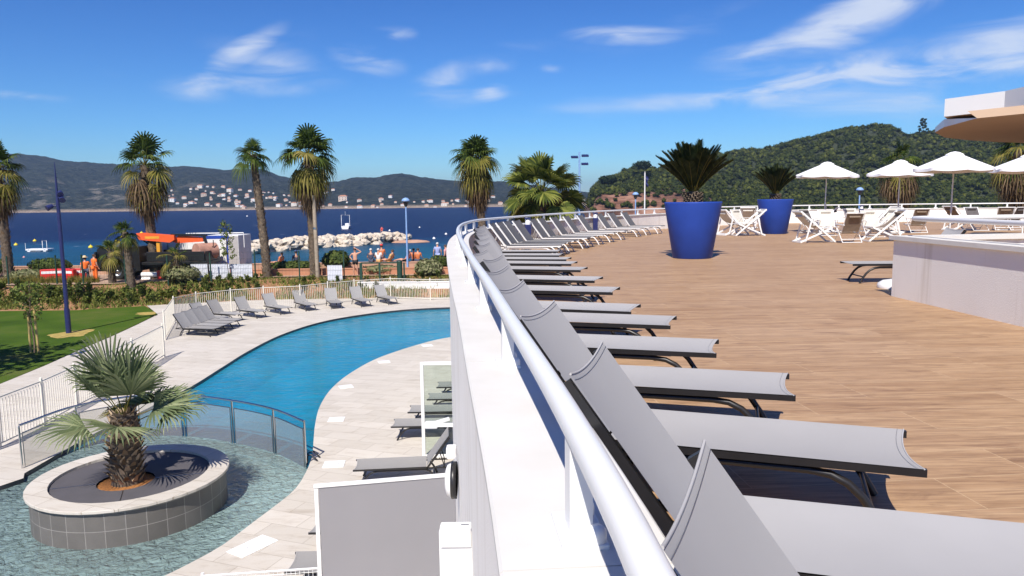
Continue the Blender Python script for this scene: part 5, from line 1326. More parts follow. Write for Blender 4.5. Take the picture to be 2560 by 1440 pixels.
def board(x0, x1, y0_, y1_, Y, lb):
    a = atY(x0, y1_, Y); b = atY(x1, y1_, Y); t = atY(x0, y0_, Y); r = empty('white_board', ((a.x+b.x)/2, Y, a.z), 0, lb, 'board', 'white boards on the mesh fence'); w = b.x-a.x; h = t.z-a.z
    mb = MB(); mb.box((0, 0, h/2), (w, .02, h)); mb.build('panel', M['sign_white'], r); mb = MB()
    n = max(4, int(w/.1))
    for k in range(n+1): mb.tube([(-w/2+w*k/n, -.04, 0), (-w/2+w*k/n, -.04, h)], .004, 3, caps=False)
    for k in range(5): mb.tube([(-w/2, -.045, h*k/4), (w/2, -.045, h*k/4)], .005, 3, caps=False)
    mb.build('wire_mesh', M['green_paint'], r)
board(479, 521, 660, 703, 45.6, 'white board on the mesh fence, leftmost of three left of the slim palm')
board(525, 576, 660, 704, 46.0, 'white board on the mesh fence, middle one behind the slim young tree')
board(578, 632, 660, 704, 46.2, 'white board on the mesh fence with a tree shadow, nearest the slim palm')
board(820, 857, 663, 712, 46.0, 'upright white board behind wire mesh, right of the tallest palm')
# green gate frame
gt = atY(905, 745, 45.9); Yg = 45.9; r = empty('green_gate', (gt.x, Yg, gz(gt.x, Yg)), 0, 'dark green gate frame with a thick post beyond the pool fence', 'gate')
def zg(py): return atY(950, py, Yg).z-r.location.z
xw = atY(1000, 700, Yg).x-gt.x; xm = atY(950, 700, Yg).x-gt.x; xr = atY(1011, 700, Yg).x-gt.x; tp_ = zg(657)
for x, w in ((0, .16), (xm, .11), (xr, .09)): mb = MB(); mb.box((x, 0, tp_/2-.2), (w, .12, tp_+.4)); mb.build('post', M['green_paint'], r)
mb = MB(); mb.tube([(xw, 0, -.3), (xw, 0, tp_+.05)], .17, 16); mb.lathe([(.18, tp_+.05), (.18, tp_+.1), (.001, tp_+.14)], 16, c=(xw, 0, 0)); mb.build('thick_post', M['green_paint'], r)
mb = MB(); mb.bar((0, 0, tp_), (xw, 0, tp_), .09, .08); mb.build('top_bar', M['green_paint'], r)
# ------------------------------------------------------------------ lamp posts, flag, timber pole
def spot(mb, z, x, tilt=.5): mb.lathe([(.001, 0), (.10, .02), (.14, .22), (.13, .30), (.001, .31)], 12)
b = at(172, 832, ZP); r = empty('lamp_post', b, 0, 'tall tapering dark blue lamp post with spotlights standing on the lawn', 'lamp post'); hh = 10.0
top_ = atY(140, 405, b.y); hh = top_.z-b.z
mb = MB(); mb.tube([(0, 0, -.1), (0, 0, 1.1)], .115, 12); mb.tube([(0, 0, 1.1), (0, 0, hh*.78)], [.09, .075], 10); mb.tube([(0, 0, hh*.78), (0, 0, hh)], [.065, .012], 8); mb.build('pole', M['blue_paint'], r)
for py, sx in ((480, .25), (494, .3), (514, -.3)):
    z = atY(150, py, b.y).z-b.z; mb = MB(); mb.tube([(0, 0, z), (sx*.7, -.05, z)], .03, 6); o = mb.build('bracket', M['blue_paint'], r)
    mb = MB(); mb.tube([(sx*.7, -.05, z), (sx*1.2, -.25, z-.12)], [.09, .13], 10); mb.build('spotlight', M['blue_paint'], o)
b = atY(1449, 700, 60); r = empty('lamp_post', (b.x, b.y, ZST), 0, 'pale blue lamp post with flat spotlights beside the broad palm', 'lamp post'); hh = atY(1448, 380, 60).z-ZST
mb = MB(); mb.tube([(0, 0, 0), (0, 0, hh)], [.11, .06], 10); mb.build('pole', M['lamp_blue'], r)
for dz, sx in ((-.35, .45), (-1.0, .42), (-.45, -.4)):
    mb = MB(); mb.bar((0, 0, hh+dz), (sx*.5, 0, hh+dz), .05, .05); o = mb.build('bracket', M['lamp_blue'], r); mb = MB(); mb.bbox((sx*1.0, -.1, hh+dz+.05), (.55, .40, .14), .03, R=Matrix.Rotation(.25, 3, 'X')); mb.build('spotlight', M['blue_paint'], o)
def dome_lamp(px, pytop, Y, label):
    b = atY(px, pytop, Y); r = empty('street_lamp', (b.x, b.y, ZST), 0, label, 'street lamp', 'dome topped street lamps'); h = b.z-ZST
    mb = MB(); mb.tube([(0, 0, 0), (0, 0, h-.55)], [.075, .05], 10); mb.build('pole', M['lamp_blue'], r)
    mb = MB(); mb.lathe([(.05, h-.62), (.10, h-.55), (.20, h-.30), (.22, h-.26)], 14); mb.build('lantern', M['glass_dark'], r)
    mb = MB(); mb.lathe([(.001, h), (.14, h-.03), (.26, h-.14), (.30, h-.25), (.001, h-.252)], 16); mb.build('dome', M['lamp_blue'], r)
dome_lamp(1014, 494, 50, 'blue street lamp with a dome top behind the tip of the breakwater')
dome_lamp(1589, 480, 64, 'blue street lamp with a dome top in front of the red cliffs')
dome_lamp(2150, 468, 58, 'blue street lamp with a dome top behind the deck chairs')
b = atY(1610, 700, 62); r = empty('flag_pole', (b.x, b.y, ZST), 0, 'thin white flag pole with a furled blue flag in front of the headland', 'flag pole'); hh = atY(1610, 432, 62).z-ZST
mb = MB(); mb.tube([(0, 0, 0), (0, 0, hh)], [.07, .05], 8); mb.lathe([(.001, hh+.1), (.06, hh+.05), (.001, hh)], 8); mb.build('pole', M['white_metal'], r)
mb = MB(); n = 10; A = [Vector((.07, 0, hh-.2-.09*k)) for k in range(n)]; B = [Vector((.26+.05*math.sin(k), .10*math.sin(k*1.5), hh-.3-.10*k)) for k in range(n)]; mb.strip(A, B, smooth=True); mb.build('flag', M['blue_paint'], r)
b = atY(795, 700, 46.8); t = atY(784, 488, 46.8)-b; r = empty('timber_pole', b, 0, 'weathered grey timber pole leaning just left of the tallest palm trunk', 'pole')
mb = MB(); mb.tube([(0, 0, -.5), (t.x, 0, t.z)], [.15, .11], 10); mb.build('shaft', M['timber'], r); mb = MB(); mb.tube([(t.x*.6-.01, 0, t.z*.6), (t.x*.6+.02, 0, t.z*.6+.12)], .14, 10); mb.build('collar', M['steel_frame'], r)
# ------------------------------------------------------------------ site cabin and truck with crane
Yc = 49.0
a = atY(395, 658, Yc); b = atY(600, 658, Yc); ax = atY(515, 658, Yc).x
r = empty('site_cabin', ((a.x+b.x)/2, Yc+1.2, ZST+.03), 0, 'white site cabin with blue frame standing behind the truck', 'cabin'); ox = r.location.x
h1 = atY(450, 600, Yc).z-ZST; h2 = atY(550, 590, Yc).z-ZST
mb = MB(); mb.bbox(((a.x+ax)/2-ox, 0, h1/2), (ax-a.x, 2.4, h1), .03); mb.build('low_cabin', M['cabin_white'], r)
mb = MB(); mb.bbox(((ax+b.x)/2-ox+.005, -.1, h2/2), (b.x-ax, 2.4, h2), .03); hb = mb.build('tall_cabin', M['cabin_white'], r)
mb = MB(); mb.box((b.x-ox-.36, -1.303, h2/2), (.66, .02, h2-.1)); mb.build('grey_door', M['cabin_grey'], hb)
mb = MB()
for x in (b.x-ox-.74,): mb.box((x, -1.306, h2/2), (.10, .03, h2))
mb.box(((ax+b.x)/2-ox-.3, -1.306, h2-.10), (b.x-ax-.6, .03, .20)); mb.build('blue_frame', M['blue_pot'], hb)
mb = MB(); w_ = b.x-ax
for x in (ax-ox-1.2, b.x-ox+.35): mb.tube([(x, -1.2, h2-.8), (x, -1.2, h2+.16)], .03, 6)
mb.tube([(ax-ox-1.2, -1.2, h2+.16), (b.x-ox+.35, -1.2, h2+.16)], .04, 6); mb.build('roof_rail', M['white_metal'], r)
for x in (-2.0,): mb = MB(); mb.box((x, -1.203, h1/2), (.05, .02, h1-.1)); mb.build('panel_seam', M['steel_frame'], r)
Yt = 46.2; tl_ = atY(243, 712, Yt); tr_ = atY(520, 712, Yt)
tk = empty('crane_truck', (tl_.x, Yt+1.1, ZST+.03), 0, 'black flatbed truck with an orange loading crane parked on the promenade', 'truck'); LT = tr_.x-tl_.x
def tz(py): return max(0, atY(380, py, Yt).z-ZST-.03)
def tx(px): return atY(px, 660, Yt).x-tl_.x
# cab with raked windscreen
mb = MB(); zc0, zc1 = .55, tz(616); pr = [(.0, zc0), (.0, zc0+.75), (.16, zc1-.15), (.32, zc1), (tx(350), zc1), (tx(350), zc0)]
A = [Vector((x, -1.1, z)) for x, z in pr]; B = [Vector((x, 1.1, z)) for x, z in pr]; n = len(pr); mb.strip(A, B, closed=True); mb.add(A, [tuple(range(n))[::-1]]); mb.add(B, [tuple(range(n))]); mb.build('cab', M['black'], tk)
mb = MB(); mb.add([(.017, -.95, zc0+.80), (.017, .95, zc0+.80), (.145, .95, zc1-.2), (.145, -.95, zc1-.2)], [(0, 3, 2, 1)]); mb.build('windscreen', M['glass_dark'], tk)
mb = MB(); mb.box((tx(310)*.62, -1.105, zc1-.55), (.75, .02, .6)); mb.build('side_window', M['glass_dark'], tk)
mb = MB(); mb.bbox((.15, -1.28, zc1-.5), (.10, .16, .42), .02); mb.build('mirror', M['black'], tk)
mb = MB(); mb.bbox((LT/2, 0, .85), (LT-.1, .85, .28), .02); mb.build('chassis', M['black'], tk)
zb = tz(655); mb = MB(); mb.bbox(((tx(355)+LT)/2, 0, zb-.1), (LT-tx(355), 2.3, .18), .02); mb.bbox(((tx(365)+LT)/2, -1.15, zb+.32), (LT-tx(372), .05, .62), .02); mb.bbox(((tx(365)+LT)/2, 1.15, zb+.32), (LT-tx(372), .05, .62), .02); mb.bbox((LT-.03, 0, zb+.32), (.05, 2.25, .62), .02); mb.build('flatbed', M['black'], tk)
for px in (292, 425):
    for sy in (-1, 1):
        w = empty('wheel', (tx(px), sy*.98, .52)); w.parent = tk
        mb = MB(); mb.lathe([(.30, -.14), (.47, -.14), (.52, -.09), (.52, .09), (.47, .14), (.30, .14)], 24); o = mb.build('tyre', M['rubber'], w); o.rotation_euler = (PI/2, 0, 0)
        mb = MB(); mb.lathe([(.30, -.12), (.26, -.05*1), (.12, -.04), (.10, -.13), (.001, -.13)], 20); mb.lathe([(.30, .12), (.26, .05), (.12, .04), (.10, .13), (.001, .13)], 20); o = mb.build('rim', M['steel_frame'], w); o.rotation_euler = (PI/2, 0, 0)
    mb = MB(); P = [(tx(px)+.66*math.cos(q), .52+.66*math.sin(q)) for q in [PI*k/12 for k in range(13)]]
    mb.strip([Vector((x, -1.18, z)) for x, z in P], [Vector((x, -.80, z)) for x, z in P]); mb.build('mudguard', M['steel_frame'] if px == 425 else M['black'], tk)
mb = MB(); mb.tube([(tx(350), -.95, tz(687)), (tx(392), -.95, tz(687))], .16, 12); mb.tube([(tx(350), -.95, tz(699)), (tx(372), -.95, tz(699))], .14, 12); mb.build('air_tank', M['white_metal'], tk)
mb = MB(); mb.bbox((tx(398), -1.0, (tz(677)+tz(700))/2), (.34, .3, tz(677)-tz(700)), .02); mb.build('red_box', M['red'], tk)
# crane
cr = tx(380); mb = MB(); mb.bbox((cr, 0, (zb+tz(600))/2), (.22, .30, tz(600)-zb), .02); mb.build('crane_post', M['amber'], tk)
mb = MB(); z0_, z1_ = tz(596), tz(600); x0_, x1_ = tx(328), tx(424)
pr = [(x0_, z0_+.30), (x0_+.15, z0_-.12), (x1_-.3, z1_-.22), (x1_, z1_-.05), (x1_, z1_+.25), (x0_+.4, z0_+.32)]
def plate(pr, y, t, mb): 
    A = [Vector((x, y-t/2, z)) for x, z in pr]; B = [Vector((x, y+t/2, z)) for x, z in pr]; n = len(pr); mb.strip(A, B, closed=True); mb.add(A, [tuple(range(n))]); mb.add(B, [tuple(range(n))[::-1]])
plate(pr, -.1, .28, mb); o = mb.build('inner_boom', M['orange'], tk)
mb = MB(); mb.box(((x0_+x1_)/2-.2, -.245, (z0_+z1_)/2+.06), (.9, .01, .16)); mb.build('boom_plate', M['amber'], o)
mb = MB(); x2_ = tx(492); pr = [(x1_-.25, z1_-.15), (x1_, z1_-.28), (x2_, z1_-.20), (x2_, z1_+.06), (x1_+.2, z1_+.24)]; plate(pr, .14, .2, mb); mb.build('outer_boom', M['orange'], tk)
mb = MB(); mb.bar((x1_-.3, .0, z1_+.28), (x2_+.3, .0, z1_+.20), .14, .12); mb.bar((x2_+.1, 0, z1_+.2), (x2_+.32, 0, tz(628)), .16, .14); mb.tube([(x0_+.3, 0, z0_-.15), (cr, 0, tz(632))], .05, 6); mb.tube([(x2_+.3, -.1, tz(628)), (x2_+.7, -.1, tz(620)), (x2_+.72, -.1, tz(604))], .03, 5); mb.build('hydraulic_arm', M['black'], tk)
mb = MB(); q = (tx(496), -.1, tz(632)); mb.tube([(q[0]-.35, -.5, q[2]), (q[0]+.45, .5, q[2])], [.52, .52], 18); mb.build('drum', M['drum'], tk)
mb = MB(); mb.bbox((tx(350), .2, tz(640)), (.5, .6, .4), .15); mb.build('white_sack', M['white_cloth'], tk)
# red and white barriers on the promenade, left
o0 = None
for k, px in enumerate((125, 150, 176, 196)):
    q = atY(px, 712, 46.5); 
    if o0 is None:
        r = empty('road_barrier', label='red and white plastic road barrier on the promenade left of the worker', cat='barrier', group='red and white road barriers'); mb = MB(); mb.bbox((0, 0, .45), (.95, .3, .5), .06); mb.bbox((0, 0, .1), (1.0, .5, .2), .05); mb.build('body', M['red'], r)
        mb = MB(); mb.bbox((0, -.152, .50), (.8, .012, .16), .004); mb.build('white_stripe', M['white_paint'], r); o0 = r; o = r
    else: o = dup(o0)
    o.location = (q.x, q.y+.3*(k % 2), ZST+.03); o.rotation_euler = (0, 0, rnd(-.5, .5))
# dry grass strip on the left
mb = MB(); rs = random.Random(2)
for k in range(2600):
    px = rs.uniform(-60, 240); Y = rs.uniform(44.6, 46.6); x = dirpx(px).x*Y; h = rs.uniform(.15, .55); a = rs.uniform(0, 6.28); s_ = Vector((math.cos(a), math.sin(a), 0))*.03; t = Vector((rs.uniform(-.15, .15), rs.uniform(-.15, .15), h)); b = Vector((x, Y, gz(x, Y)-.02)); mb.add([b-s_, b+s_, b+t], [(0, 1, 2)])
o = mb.build('dry_grass', M['palm_old']); tag(o, 'tufts of dry yellow grass on the bank at the left', 'grass', kind='stuff')
mb = MB(); rs = random.Random(9)
for k in range(22000):
    px = rs.uniform(-60, 1130); u = rs.random(); Y = 43; 
    for _ in range(3): Y = y0(dirpx(px).x*Y)+.35+u*3.2
    if noise.noise(Vector((dirpx(px).x*Y*.5, Y*.7, 3)))+.55 < rs.random()*.8: continue
    x = dirpx(px).x*Y; h = rs.uniform(.08, .34)*(1 if u < .6 else .45); a = rs.uniform(0, 6.28); s_ = Vector((math.cos(a), math.sin(a), 0))*.035; t = Vector((rs.uniform(-.12, .12), rs.uniform(-.12, .12), h)); b = Vector((x, Y, gz(x, Y)-.02)); mb.add([b-s_, b+s_, b+t], [(0, 1, 2)])
o = mb.build('bank_weeds', M['shrub']); tag(o, 'low green weeds covering the soil bank between the shrubs', 'weeds', kind='stuff')
# ------------------------------------------------------------------ people
def skin_mesh(name, verts, edges, mat, root, lv=1):
    me = bpy.data.meshes.new(name); me.from_pydata([v[0] for v in verts], edges, []); o = bpy.data.objects.new(name, me); COL.objects.link(o)
    m = o.modifiers.new('skin', 'SKIN'); sl = me.skin_vertices[0].data
    for i, v in enumerate(verts): sl[i].radius = (v[1], v[1]*(v[2] if len(v) > 2 else 1)); sl[i].use_root = i == 0
    s = o.modifiers.new('sub', 'SUBSURF'); s.levels = lv
    dg = bpy.context.evaluated_depsgraph_get(); nm = bpy.data.meshes.new_from_object(o.evaluated_get(dg)); o.modifiers.clear(); o.data = nm; bpy.data.meshes.remove(me)
    nm.materials.clear(); nm.materials.append(mat)
    for p in nm.polygons: p.use_smooth = True
    o.parent = root; return o
def person(loc, rz, label, pose, top, bottom, hair='brown_hair', hat=None, skin='skin', sleeves=True, long_legs=False):
    r = empty('person', loc, rz, label, 'person', 'people by the beach')
    sit = pose in ('sit', 'recline'); hz = .10 if sit else .93
    lean = -.05 if pose == 'sit' else (0 if pose != 'recline' else -.38)
    J = {}
    J['pel'] = Vector((0, 0, hz)); up = Vector((0, lean, 1)).normalized() if pose != 'recline' else Vector((0, -.55, .83)).normalized()
    J['wai'] = J['pel']+up*.18; J['che'] = J['pel']+up*.38; J['nec'] = J['pel']+up*.56; J['hea'] = J['nec']+Vector((0, .03, .13)); J['cro'] = J['hea']+Vector((0, 0, .10))
    for s, n in ((-1, 'L'), (1, 'R')):
        J['sh'+n] = J['che']+up*.11+Vector((s*.18, 0, 0)); J['hip'+n] = J['pel']+Vector((s*.095, 0, -.02))
        if sit:
            J['kn'+n] = J['hip'+n]+Vector((s*.05, .42, .02 if pose == 'sit' else .08)); J['an'+n] = J['kn'+n]+(Vector((0, .08, -.40)) if pose == 'sit' else Vector((0, .40, -.10))); J['to'+n] = J['an'+n]+Vector((0, .16, -.03))
            J['el'+n] = J['sh'+n]+Vector((s*.07, .06, -.27)); J['wr'+n] = J['el'+n]+Vector((-s*.02, .22, -.06))
        else:
            J['kn'+n] = J['hip'+n]+Vector((s*.02, .02, -.42)); J['an'+n] = Vector((s*.12, -.02, .08)); J['to'+n] = Vector((s*.14, .14, .03))
            J['el'+n] = J['sh'+n]+Vector((s*.08, -.02, -.28)); J['wr'+n] = J['el'+n]+Vector((s*.01, .10, -.23))
    if pose == 'shade':
        J['elL'] = J['shL']+Vector((-.24, .03, .10)); J['wrL'] = J['hea']+Vector((-.08, .06, .12)); J['elR'] = J['shR']+Vector((.17, -.05, -.22)); J['wrR'] = J['pel']+Vector((.17, .03, .06))
    V = []; E_ = []; ix = {}
    def av(k, rad, f=1): ix[k] = len(V); V.append((J[k], rad, f))
    av('pel', .135, .8); av('wai', .125, .78); av('che', .145, .75); av('nec', .055); av('hea', .085, 1.15); av('cro', .065, 1.1)
    for a, b in (('pel', 'wai'), ('wai', 'che'), ('che', 'nec'), ('nec', 'hea'), ('hea', 'cro')): E_.append((ix[a], ix[b]))
    for n in 'LR':
        av('sh'+n, .062); av('el'+n, .042); av('wr'+n, .028); av('hip'+n, .088); av('kn'+n, .058); av('an'+n, .036); av('to'+n, .030)
        for a, b in (('che', 'sh'+n), ('sh'+n, 'el'+n), ('el'+n, 'wr'+n), ('pel', 'hip'+n), ('hip'+n, 'kn'+n), ('kn'+n, 'an'+n), ('an'+n, 'to'+n)): E_.append((ix[a], ix[b]))
        d = (J['wr'+n]-J['el'+n]).normalized(); s_ = d.cross(Vector((0, 1, .3))).normalized(); pm_ = J['wr'+n]+d*.07; J['pm'+n] = pm_; av('pm'+n, .034, .5); E_.append((ix['wr'+n], ix['pm'+n]))
        for q, l in ((-.026, .065), (-.009, .08), (.009, .078), (.026, .062)):
            k = 'f%s%s' % (n, q); J[k] = pm_+s_*q*1.3+d*.03; av(k, .009); E_.append((ix['pm'+n], ix[k])); k2 = k+'t'; J[k2] = pm_+s_*q*1.5+d*(.03+l)+Vector((0, .015, 0)); av(k2, .007); E_.append((ix[k], ix[k2]))
        k = 'th'+n; J[k] = J['wr'+n]+d*.05+s_*(-.06 if n == 'L' else .06); av(k, .010); E_.append((ix['pm'+n], ix[k]))
    skin_mesh('body', V, E_, M[skin], r)
    def cloth(name, keys, edges, mat, g=1.0):
        VV = [(J[k], rad, f) for k, rad, f in keys]; id_ = {k[0]: i for i, k in enumerate(keys)}; return skin_mesh(name, VV, [(id_[a], id_[b]) for a, b in edges], M[mat], r)
    if top:
        for n in 'LR': J['se'+n] = J['sh'+n].lerp(J['el'+n], .62)
        J['nk'] = J['che'].lerp(J['nec'], .62); J['hm'] = J['pel']+Vector((0, 0, -.02))
        cloth('shirt', [('che', .168, .82), ('wai', .150, .84), ('hm', .158, .86), ('nk', .085, .9), ('shL', .082, 1), ('shR', .082, 1), ('seL', .066, 1), ('seR', .066, 1)], [('che', 'wai'), ('wai', 'hm'), ('che', 'nk'), ('che', 'shL'), ('che', 'shR'), ('shL', 'seL'), ('shR', 'seR')], top)
    if bottom:
        f = .95 if long_legs else .55
        for n in 'LR': J['th_'+n] = J['hip'+n].lerp(J['kn'+n], f if not long_legs else 1.0); J['cu'+n] = J['kn'+n].lerp(J['an'+n], .9 if long_legs else .02)
        cloth('trousers', [('pel', .152, .86), ('hipL', .105, 1), ('hipR', .105, 1), ('th_L', .082, 1), ('th_R', .082, 1), ('cuL', .06, 1), ('cuR', .06, 1)] if long_legs else [('pel', .152, .86), ('hipL', .105, 1), ('hipR', .105, 1), ('th_L', .092, 1), ('th_R', .092, 1)],
              [('pel', 'hipL'), ('pel', 'hipR'), ('hipL', 'th_L'), ('hipR', 'th_R')]+([('th_L', 'cuL'), ('th_R', 'cuR')] if long_legs else []), bottom)
    hc = J['hea']+Vector((0, -.015, .055)); mb = MB(); blob(mb, hc, (.098, .115, .095), 2, .04, 2, 0, 3); mb.build('hair', M[hair], r)
    if hat: mb = MB(); mb.lathe([(.20 if hat == 'straw' else .11, .05), (.115, .055), (.105, .12), (.06, .165), (.001, .17)], 14, c=hc); mb.build('hat', M[hat], r)
    # face: nose, eyes, mouth, ears
    fc = J['hea']; mb = MB(); mb.add([fc+Vector((-.015, .085, .0)), fc+Vector((.015, .085, 0)), fc+Vector((0, .088, .05)), fc+Vector((0, .118, .005))], [(0, 1, 3), (1, 2, 3), (2, 0, 3)]); mb.build('nose', M[skin], r)
    for s in (-1, 1):
        mb = MB(); blob(mb, fc+Vector((s*.034, .086, .045)), .012, 1, 0); mb.build('eye', M['black_cloth'], r); mb = MB(); blob(mb, fc+Vector((s*.092, 0, .03)), (.012, .022, .034), 1, 0); mb.build('ear', M[skin], r)
    mb = MB(); mb.box(fc+Vector((0, .086, -.03)), (.045, .01, .010)); mb.build('mouth', M['pink_cloth'], r)
    return r
zw = -2.54+.062
def wx(px, Y): return dirpx(px).x*Y
person((wx(886, 47.0), 47.0, ZST+.03), PI, 'shirtless man standing with a hand raised to his head and dark trunks', 'shade', None, 'black_cloth')
person((wx(926, 50.3), 50.3, zw), 0, 'grey haired person in a navy shirt sitting on the wall, seen from behind', 'sit', 'navy_cloth', 'navy_cloth', 'grey_hair')
person((wx(945, 50.3), 50.3, zw), -.1, 'white haired person in a white shirt sitting on the wall, seen from behind', 'sit', 'white_cloth', 'tan_cloth', 'grey_hair')
person((wx(953, 52.0), 52.0, zw+.12), .1, 'person with a red cap behind the white shirted one', 'sit', 'orange_cloth', 'navy_cloth', 'brown_hair', 'red')
person((wx(971, 50.4), 50.4, zw), 1.2, 'person in tan clothes reclining on the wall', 'recline', 'tan_cloth', 'tan_cloth', 'brown_hair', None)
person((wx(1013, 50.4), 50.4, zw), 1.35, 'person in a pale pink shirt leaning back beside the street lamp', 'recline', 'pink_cloth', 'black_cloth', 'grey_hair')
person((wx(1033, 51.2), 51.2, zw-.08), .1, 'person in orange sitting left in the pair by the round bush', 'sit', 'orange_cloth', 'navy_cloth')
person((wx(1044, 51.2), 51.2, zw-.08), -.2, 'person in orange sitting right in the pair by the round bush', 'sit', 'orange_cloth', 'navy_cloth')
person((wx(1093, 51.0), 51.0, ZST+.1), .1, 'person in a lilac shirt standing above the round bush, seen from behind', 'stand', 'lilac_cloth', 'lilac_cloth', 'grey_hair', None, long_legs=True)
person((wx(1114, 49.6), 49.6, ZST+.03), 1.3, 'person in a red top standing half hidden by the facade', 'stand', 'pink_cloth', 'black_cloth')
person((wx(605, 52.0), 52.0, ZST+.2), .4, 'person in orange standing right of the site cabin', 'stand', 'orange_cloth', 'blue_pot')
person((wx(614, 52.4), 52.4, ZST+.1), -.4, 'person in tan standing close behind the slim palm', 'stand', 'tan_cloth', 'yellow')
person((wx(694, 50.5), 50.5, zw-.1), 1.2, 'person leaning back on the wall between the two palms', 'recline', 'orange_cloth', 'navy_cloth')
person((wx(738, 50.5), 50.5, zw-.12), .5, 'person in dark blue sitting near the tallest palm', 'sit', 'navy_cloth', 'lilac_cloth', 'brown_hair', 'cap_blue')
bp_ = bw(.82); person((atY(955, 585, bp_.y).x, bp_.y, ZSEA+2.55), PI, 'small red clad person sitting on top of the breakwater', 'sit', 'red', 'red')
person((wx(231, 45.6), 45.6, gz(wx(231, 45.6), 45.6)-.02), -.5, 'worker in an orange high visibility jacket standing at the truck front', 'stand', 'hi_vis', 'hi_vis', 'brown_hair', None, long_legs=True)
person((wx(208, 46.2), 46.2, ZST-.25), .6, 'worker in orange with a pale helmet beside the barriers', 'stand', 'hi_vis', 'navy_cloth', 'brown_hair', 'straw', long_legs=True)
# big leafy tree standing left of the view; its shade falls on the lawn
simple_tree('leafy_tree', (-22.7, 19.6, ZP), 10.5, 3.7, 'leafy tree at the left edge of the lawn, mostly out of view', M['hedge'], 40, .24)
# ------------------------------------------------------------------ thin sea air
def add_haze(dens):
    t = bpy.data.materials.new('sea_haze'); t.use_nodes = True; n = t.node_tree.nodes; n.remove(n['Principled BSDF'])
    v = n.new('ShaderNodeVolumePrincipled'); v.inputs['Color'].default_value = (.50, .70, 1.0, 1); v.inputs['Density'].default_value = dens; v.inputs['Anisotropy'].default_value = .2
    t.node_tree.links.new(v.outputs[0], n['Material Output'].inputs['Volume'])
    mb = MB(); mb.box((0, 2850, 67), (12400, 7700, 155)); o = mb.build('haze', t); tag(o, kind='stuff', label='thin bluish sea air between the terrace and the far shore'); return o
add_haze(.00017)
# ------------------------------------------------------------------ light, sky, clouds
SUN_EL, SUN_AZ = math.radians(50), math.radians(14)     # behind the camera, a little to the left
sd = Vector((-math.sin(SUN_AZ)*math.cos(SUN_EL), -math.cos(SUN_AZ)*math.cos(SUN_EL), math.sin(SUN_EL)))
ld = bpy.data.lights.new('sun', 'SUN'); ld.energy = 5.0; ld.angle = math.radians(.5); ld.color = (1.0, .935, .85)
lo_ = bpy.data.objects.new('sun', ld); COL.objects.link(lo_); lo_.rotation_euler = sd.to_track_quat('Z', 'Y').to_euler()
W = bpy.data.worlds.new('World'); SC.world = W; W.use_nodes = True; T_ = W.node_tree; N_ = T_.nodes; L_ = T_.links
bg = N_['Background']; sky = N_.new('ShaderNodeTexSky'); sky.sky_type = 'NISHITA'; sky.sun_disc = False
sky.sun_elevation = SUN_EL; sky.sun_rotation = math.atan2(sd.x, sd.y); sky.air_density = 1.0; sky.dust_density = 0.0; sky.ozone_density = 4.0; sky.altitude = 0
def mth(op, a, b=None, c=None):
    n = N_.new('ShaderNodeMath'); n.operation = op
    for i, v in enumerate((a, b, c)):
        if v is None: continue
        if isinstance(v, (int, float)): n.inputs[i].default_value = v
        else: L_.new(v, n.inputs[i])
    return n.outputs[0]
tc = N_.new('ShaderNodeTexCoord'); sp = N_.new('ShaderNodeSeparateXYZ'); L_.new(tc.outputs['Generated'], sp.inputs[0])
X_, Y_, Z_ = sp.outputs
# cloud plane far above: project the view direction on a layer so clouds thin out and flatten to the horizon
az = mth('ARCTAN2', X_, Y_); el = mth('ARCSINE', Z_)
cb = N_.new('ShaderNodeCombineXYZ'); L_.new(az, cb.inputs[0]); L_.new(el, cb.inputs[1])
def nz(sx, sy, rot, scale, detail, rough, dist, off=(0, 0)):
    mp = N_.new('ShaderNodeMapping'); L_.new(cb.outputs[0], mp.inputs[0]); mp.inputs['Rotation'].default_value = (0, 0, rot); mp.inputs['Scale'].default_value = (sx, sy, 1); mp.inputs['Location'].default_value = (*off, 0)
    n = N_.new('ShaderNodeTexNoise'); L_.new(mp.outputs[0], n.inputs[0]); n.inputs['Scale'].default_value = scale; n.inputs['Detail'].default_value = detail; n.inputs['Roughness'].default_value = rough; n.inputs['Distortion'].default_value = dist
    return n.outputs[0]
fine = nz(1, 4.2, -.20, 6.5, 9, .56, .7); broad = nz(1, 2.2, -.3, 2.6, 5, .5, .6, (3, 1))
def ell(px, py, rx, ry, rot, amp, soft=1.0):
    d = ray(px, py).normalized(); a0, e0 = math.atan2(d.x, d.y), math.asin(d.z)
    mp = N_.new('ShaderNodeMapping'); mp.vector_type = 'TEXTURE'; L_.new(cb.outputs[0], mp.inputs[0])
    mp.inputs['Location'].default_value = (a0, e0, 0); mp.inputs['Rotation'].default_value = (0, 0, math.radians(rot)); mp.inputs['Scale'].default_value = (1.25*rx/F, 1.3*ry/F, 1)
    ln = N_.new('ShaderNodeVectorMath'); ln.operation = 'LENGTH'; L_.new(mp.outputs[0], ln.inputs[0])
    k = mth('SUBTRACT', 1.0, ln.outputs['Value']); k = mth('MAXIMUM', k, 0.0); k = mth('POWER', k, soft)
    return mth('MULTIPLY', k, amp)
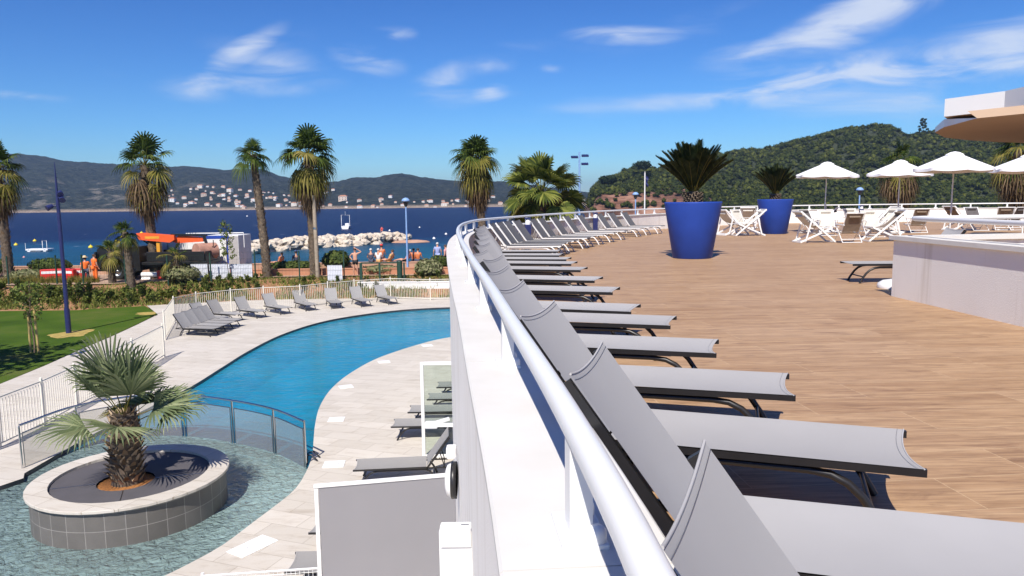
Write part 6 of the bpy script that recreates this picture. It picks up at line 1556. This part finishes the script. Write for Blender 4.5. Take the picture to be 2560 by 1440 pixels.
CL = [(980, 90, 62, 24, 4, 1.1), (560, 215, 150, 34, 5, 1.0), (600, 130, 120, 24, 32, .85), (690, 160, 170, 44, -12, .65), (690, 232, 80, 18, 2, .6), (925, 150, 90, 36, -10, 1.1), (1195, 165, 110, 26, 5, .9), (1545, 86, 140, 22, -4, .95),
      (1105, 210, 90, 34, 8, .75), (1228, 230, 42, 20, 6, .9), (1382, 170, 44, 14, 0, .7), (1190, 245, 130, 24, 8, .7), (1340, 115, 160, 22, 0, .35), (2170, 30, 230, 50, 17, 1.5), (2330, 165, 430, 70, 5, .75), (2560, 90, 260, 60, 14, .55), (1830, 150, 110, 34, 8, .85),
      (1960, 212, 330, 42, 5, .9), (1720, 70, 260, 40, 12, .35), (70, 242, 110, 12, -2, .65), (280, 185, 60, 14, -10, .25), (780, 90, 130, 40, 5, .22), (1500, 270, 300, 34, 4, .4), (2300, 270, 320, 60, 4, .45)]
tot = None
for c in CL:
    k = ell(*c); tot = k if tot is None else mth('ADD', tot, k)
bk = mth('MULTIPLY', mth('SUBTRACT', broad, .46), .5)
shape = mth('MULTIPLY', mth('SUBTRACT', fine, .30), 2.4)
den = mth('MULTIPLY', tot, mth('MAXIMUM', shape, 0.0)); 
mr = N_.new('ShaderNodeMapRange'); mr.interpolation_type = 'SMOOTHSTEP'; L_.new(den, mr.inputs[0]); mr.inputs[1].default_value = .04; mr.inputs[2].default_value = .75; mr.inputs[3].default_value = 0; mr.inputs[4].default_value = .74
fac = mr.outputs[0]
# deeper, clearer sky as on a dry windy day
hs = N_.new('ShaderNodeHueSaturation'); hs.inputs['Saturation'].default_value = 1.05; hs.inputs['Value'].default_value = 1.0; hs.inputs['Hue'].default_value = .508; L_.new(sky.outputs[0], hs.inputs['Color'])
gm = N_.new('ShaderNodeGamma'); gm.inputs[1].default_value = 1.25; L_.new(hs.outputs[0], gm.inputs[0])
tr_ = N_.new('ShaderNodeValToRGB'); L_.new(mth('MULTIPLY', el, 1.6), tr_.inputs[0]); ee = tr_.color_ramp.elements
while len(ee) < 4: ee.new(.5)
for e_, (p_, c_) in zip(ee, [(0.0, (.45, .62, .78, 1)), (.15, (.36, .62, .84, 1)), (.40, (.31, .58, .83, 1)), (.80, (.32, .50, .78, 1))]): e_.position = p_; e_.color = c_
mm_ = N_.new('ShaderNodeMix'); mm_.data_type = 'RGBA'; mm_.blend_type = 'MULTIPLY'; mm_.inputs[0].default_value = 1; L_.new(gm.outputs[0], mm_.inputs[6]); L_.new(tr_.outputs[0], mm_.inputs[7])
mx = N_.new('ShaderNodeMix'); mx.data_type = 'RGBA'; L_.new(fac, mx.inputs[0]); L_.new(mm_.outputs[2], mx.inputs[6]); mx.inputs[7].default_value = (9.0, 9.6, 10.6, 1)
L_.new(mx.outputs[2], bg.inputs['Color']); bg.inputs['Strength'].default_value = .07
VS = SC.view_settings; VS.view_transform = 'Standard'; VS.look = 'None'; VS.exposure = 0.42; VS.gamma = 1.0; VS.use_curve_mapping = False
SC.render.engine = 'CYCLES'; cy_ = SC.cycles; cy_.use_denoising = True; cy_.max_bounces = 8; cy_.transparent_max_bounces = 24; cy_.use_adaptive_sampling = True; cy_.adaptive_threshold = .015
cy_.sample_clamp_indirect = 6; cy_.caustics_reflective = False; cy_.caustics_refractive = False
try: cy_.denoiser = 'OPENIMAGEDENOISE'
except Exception: pass
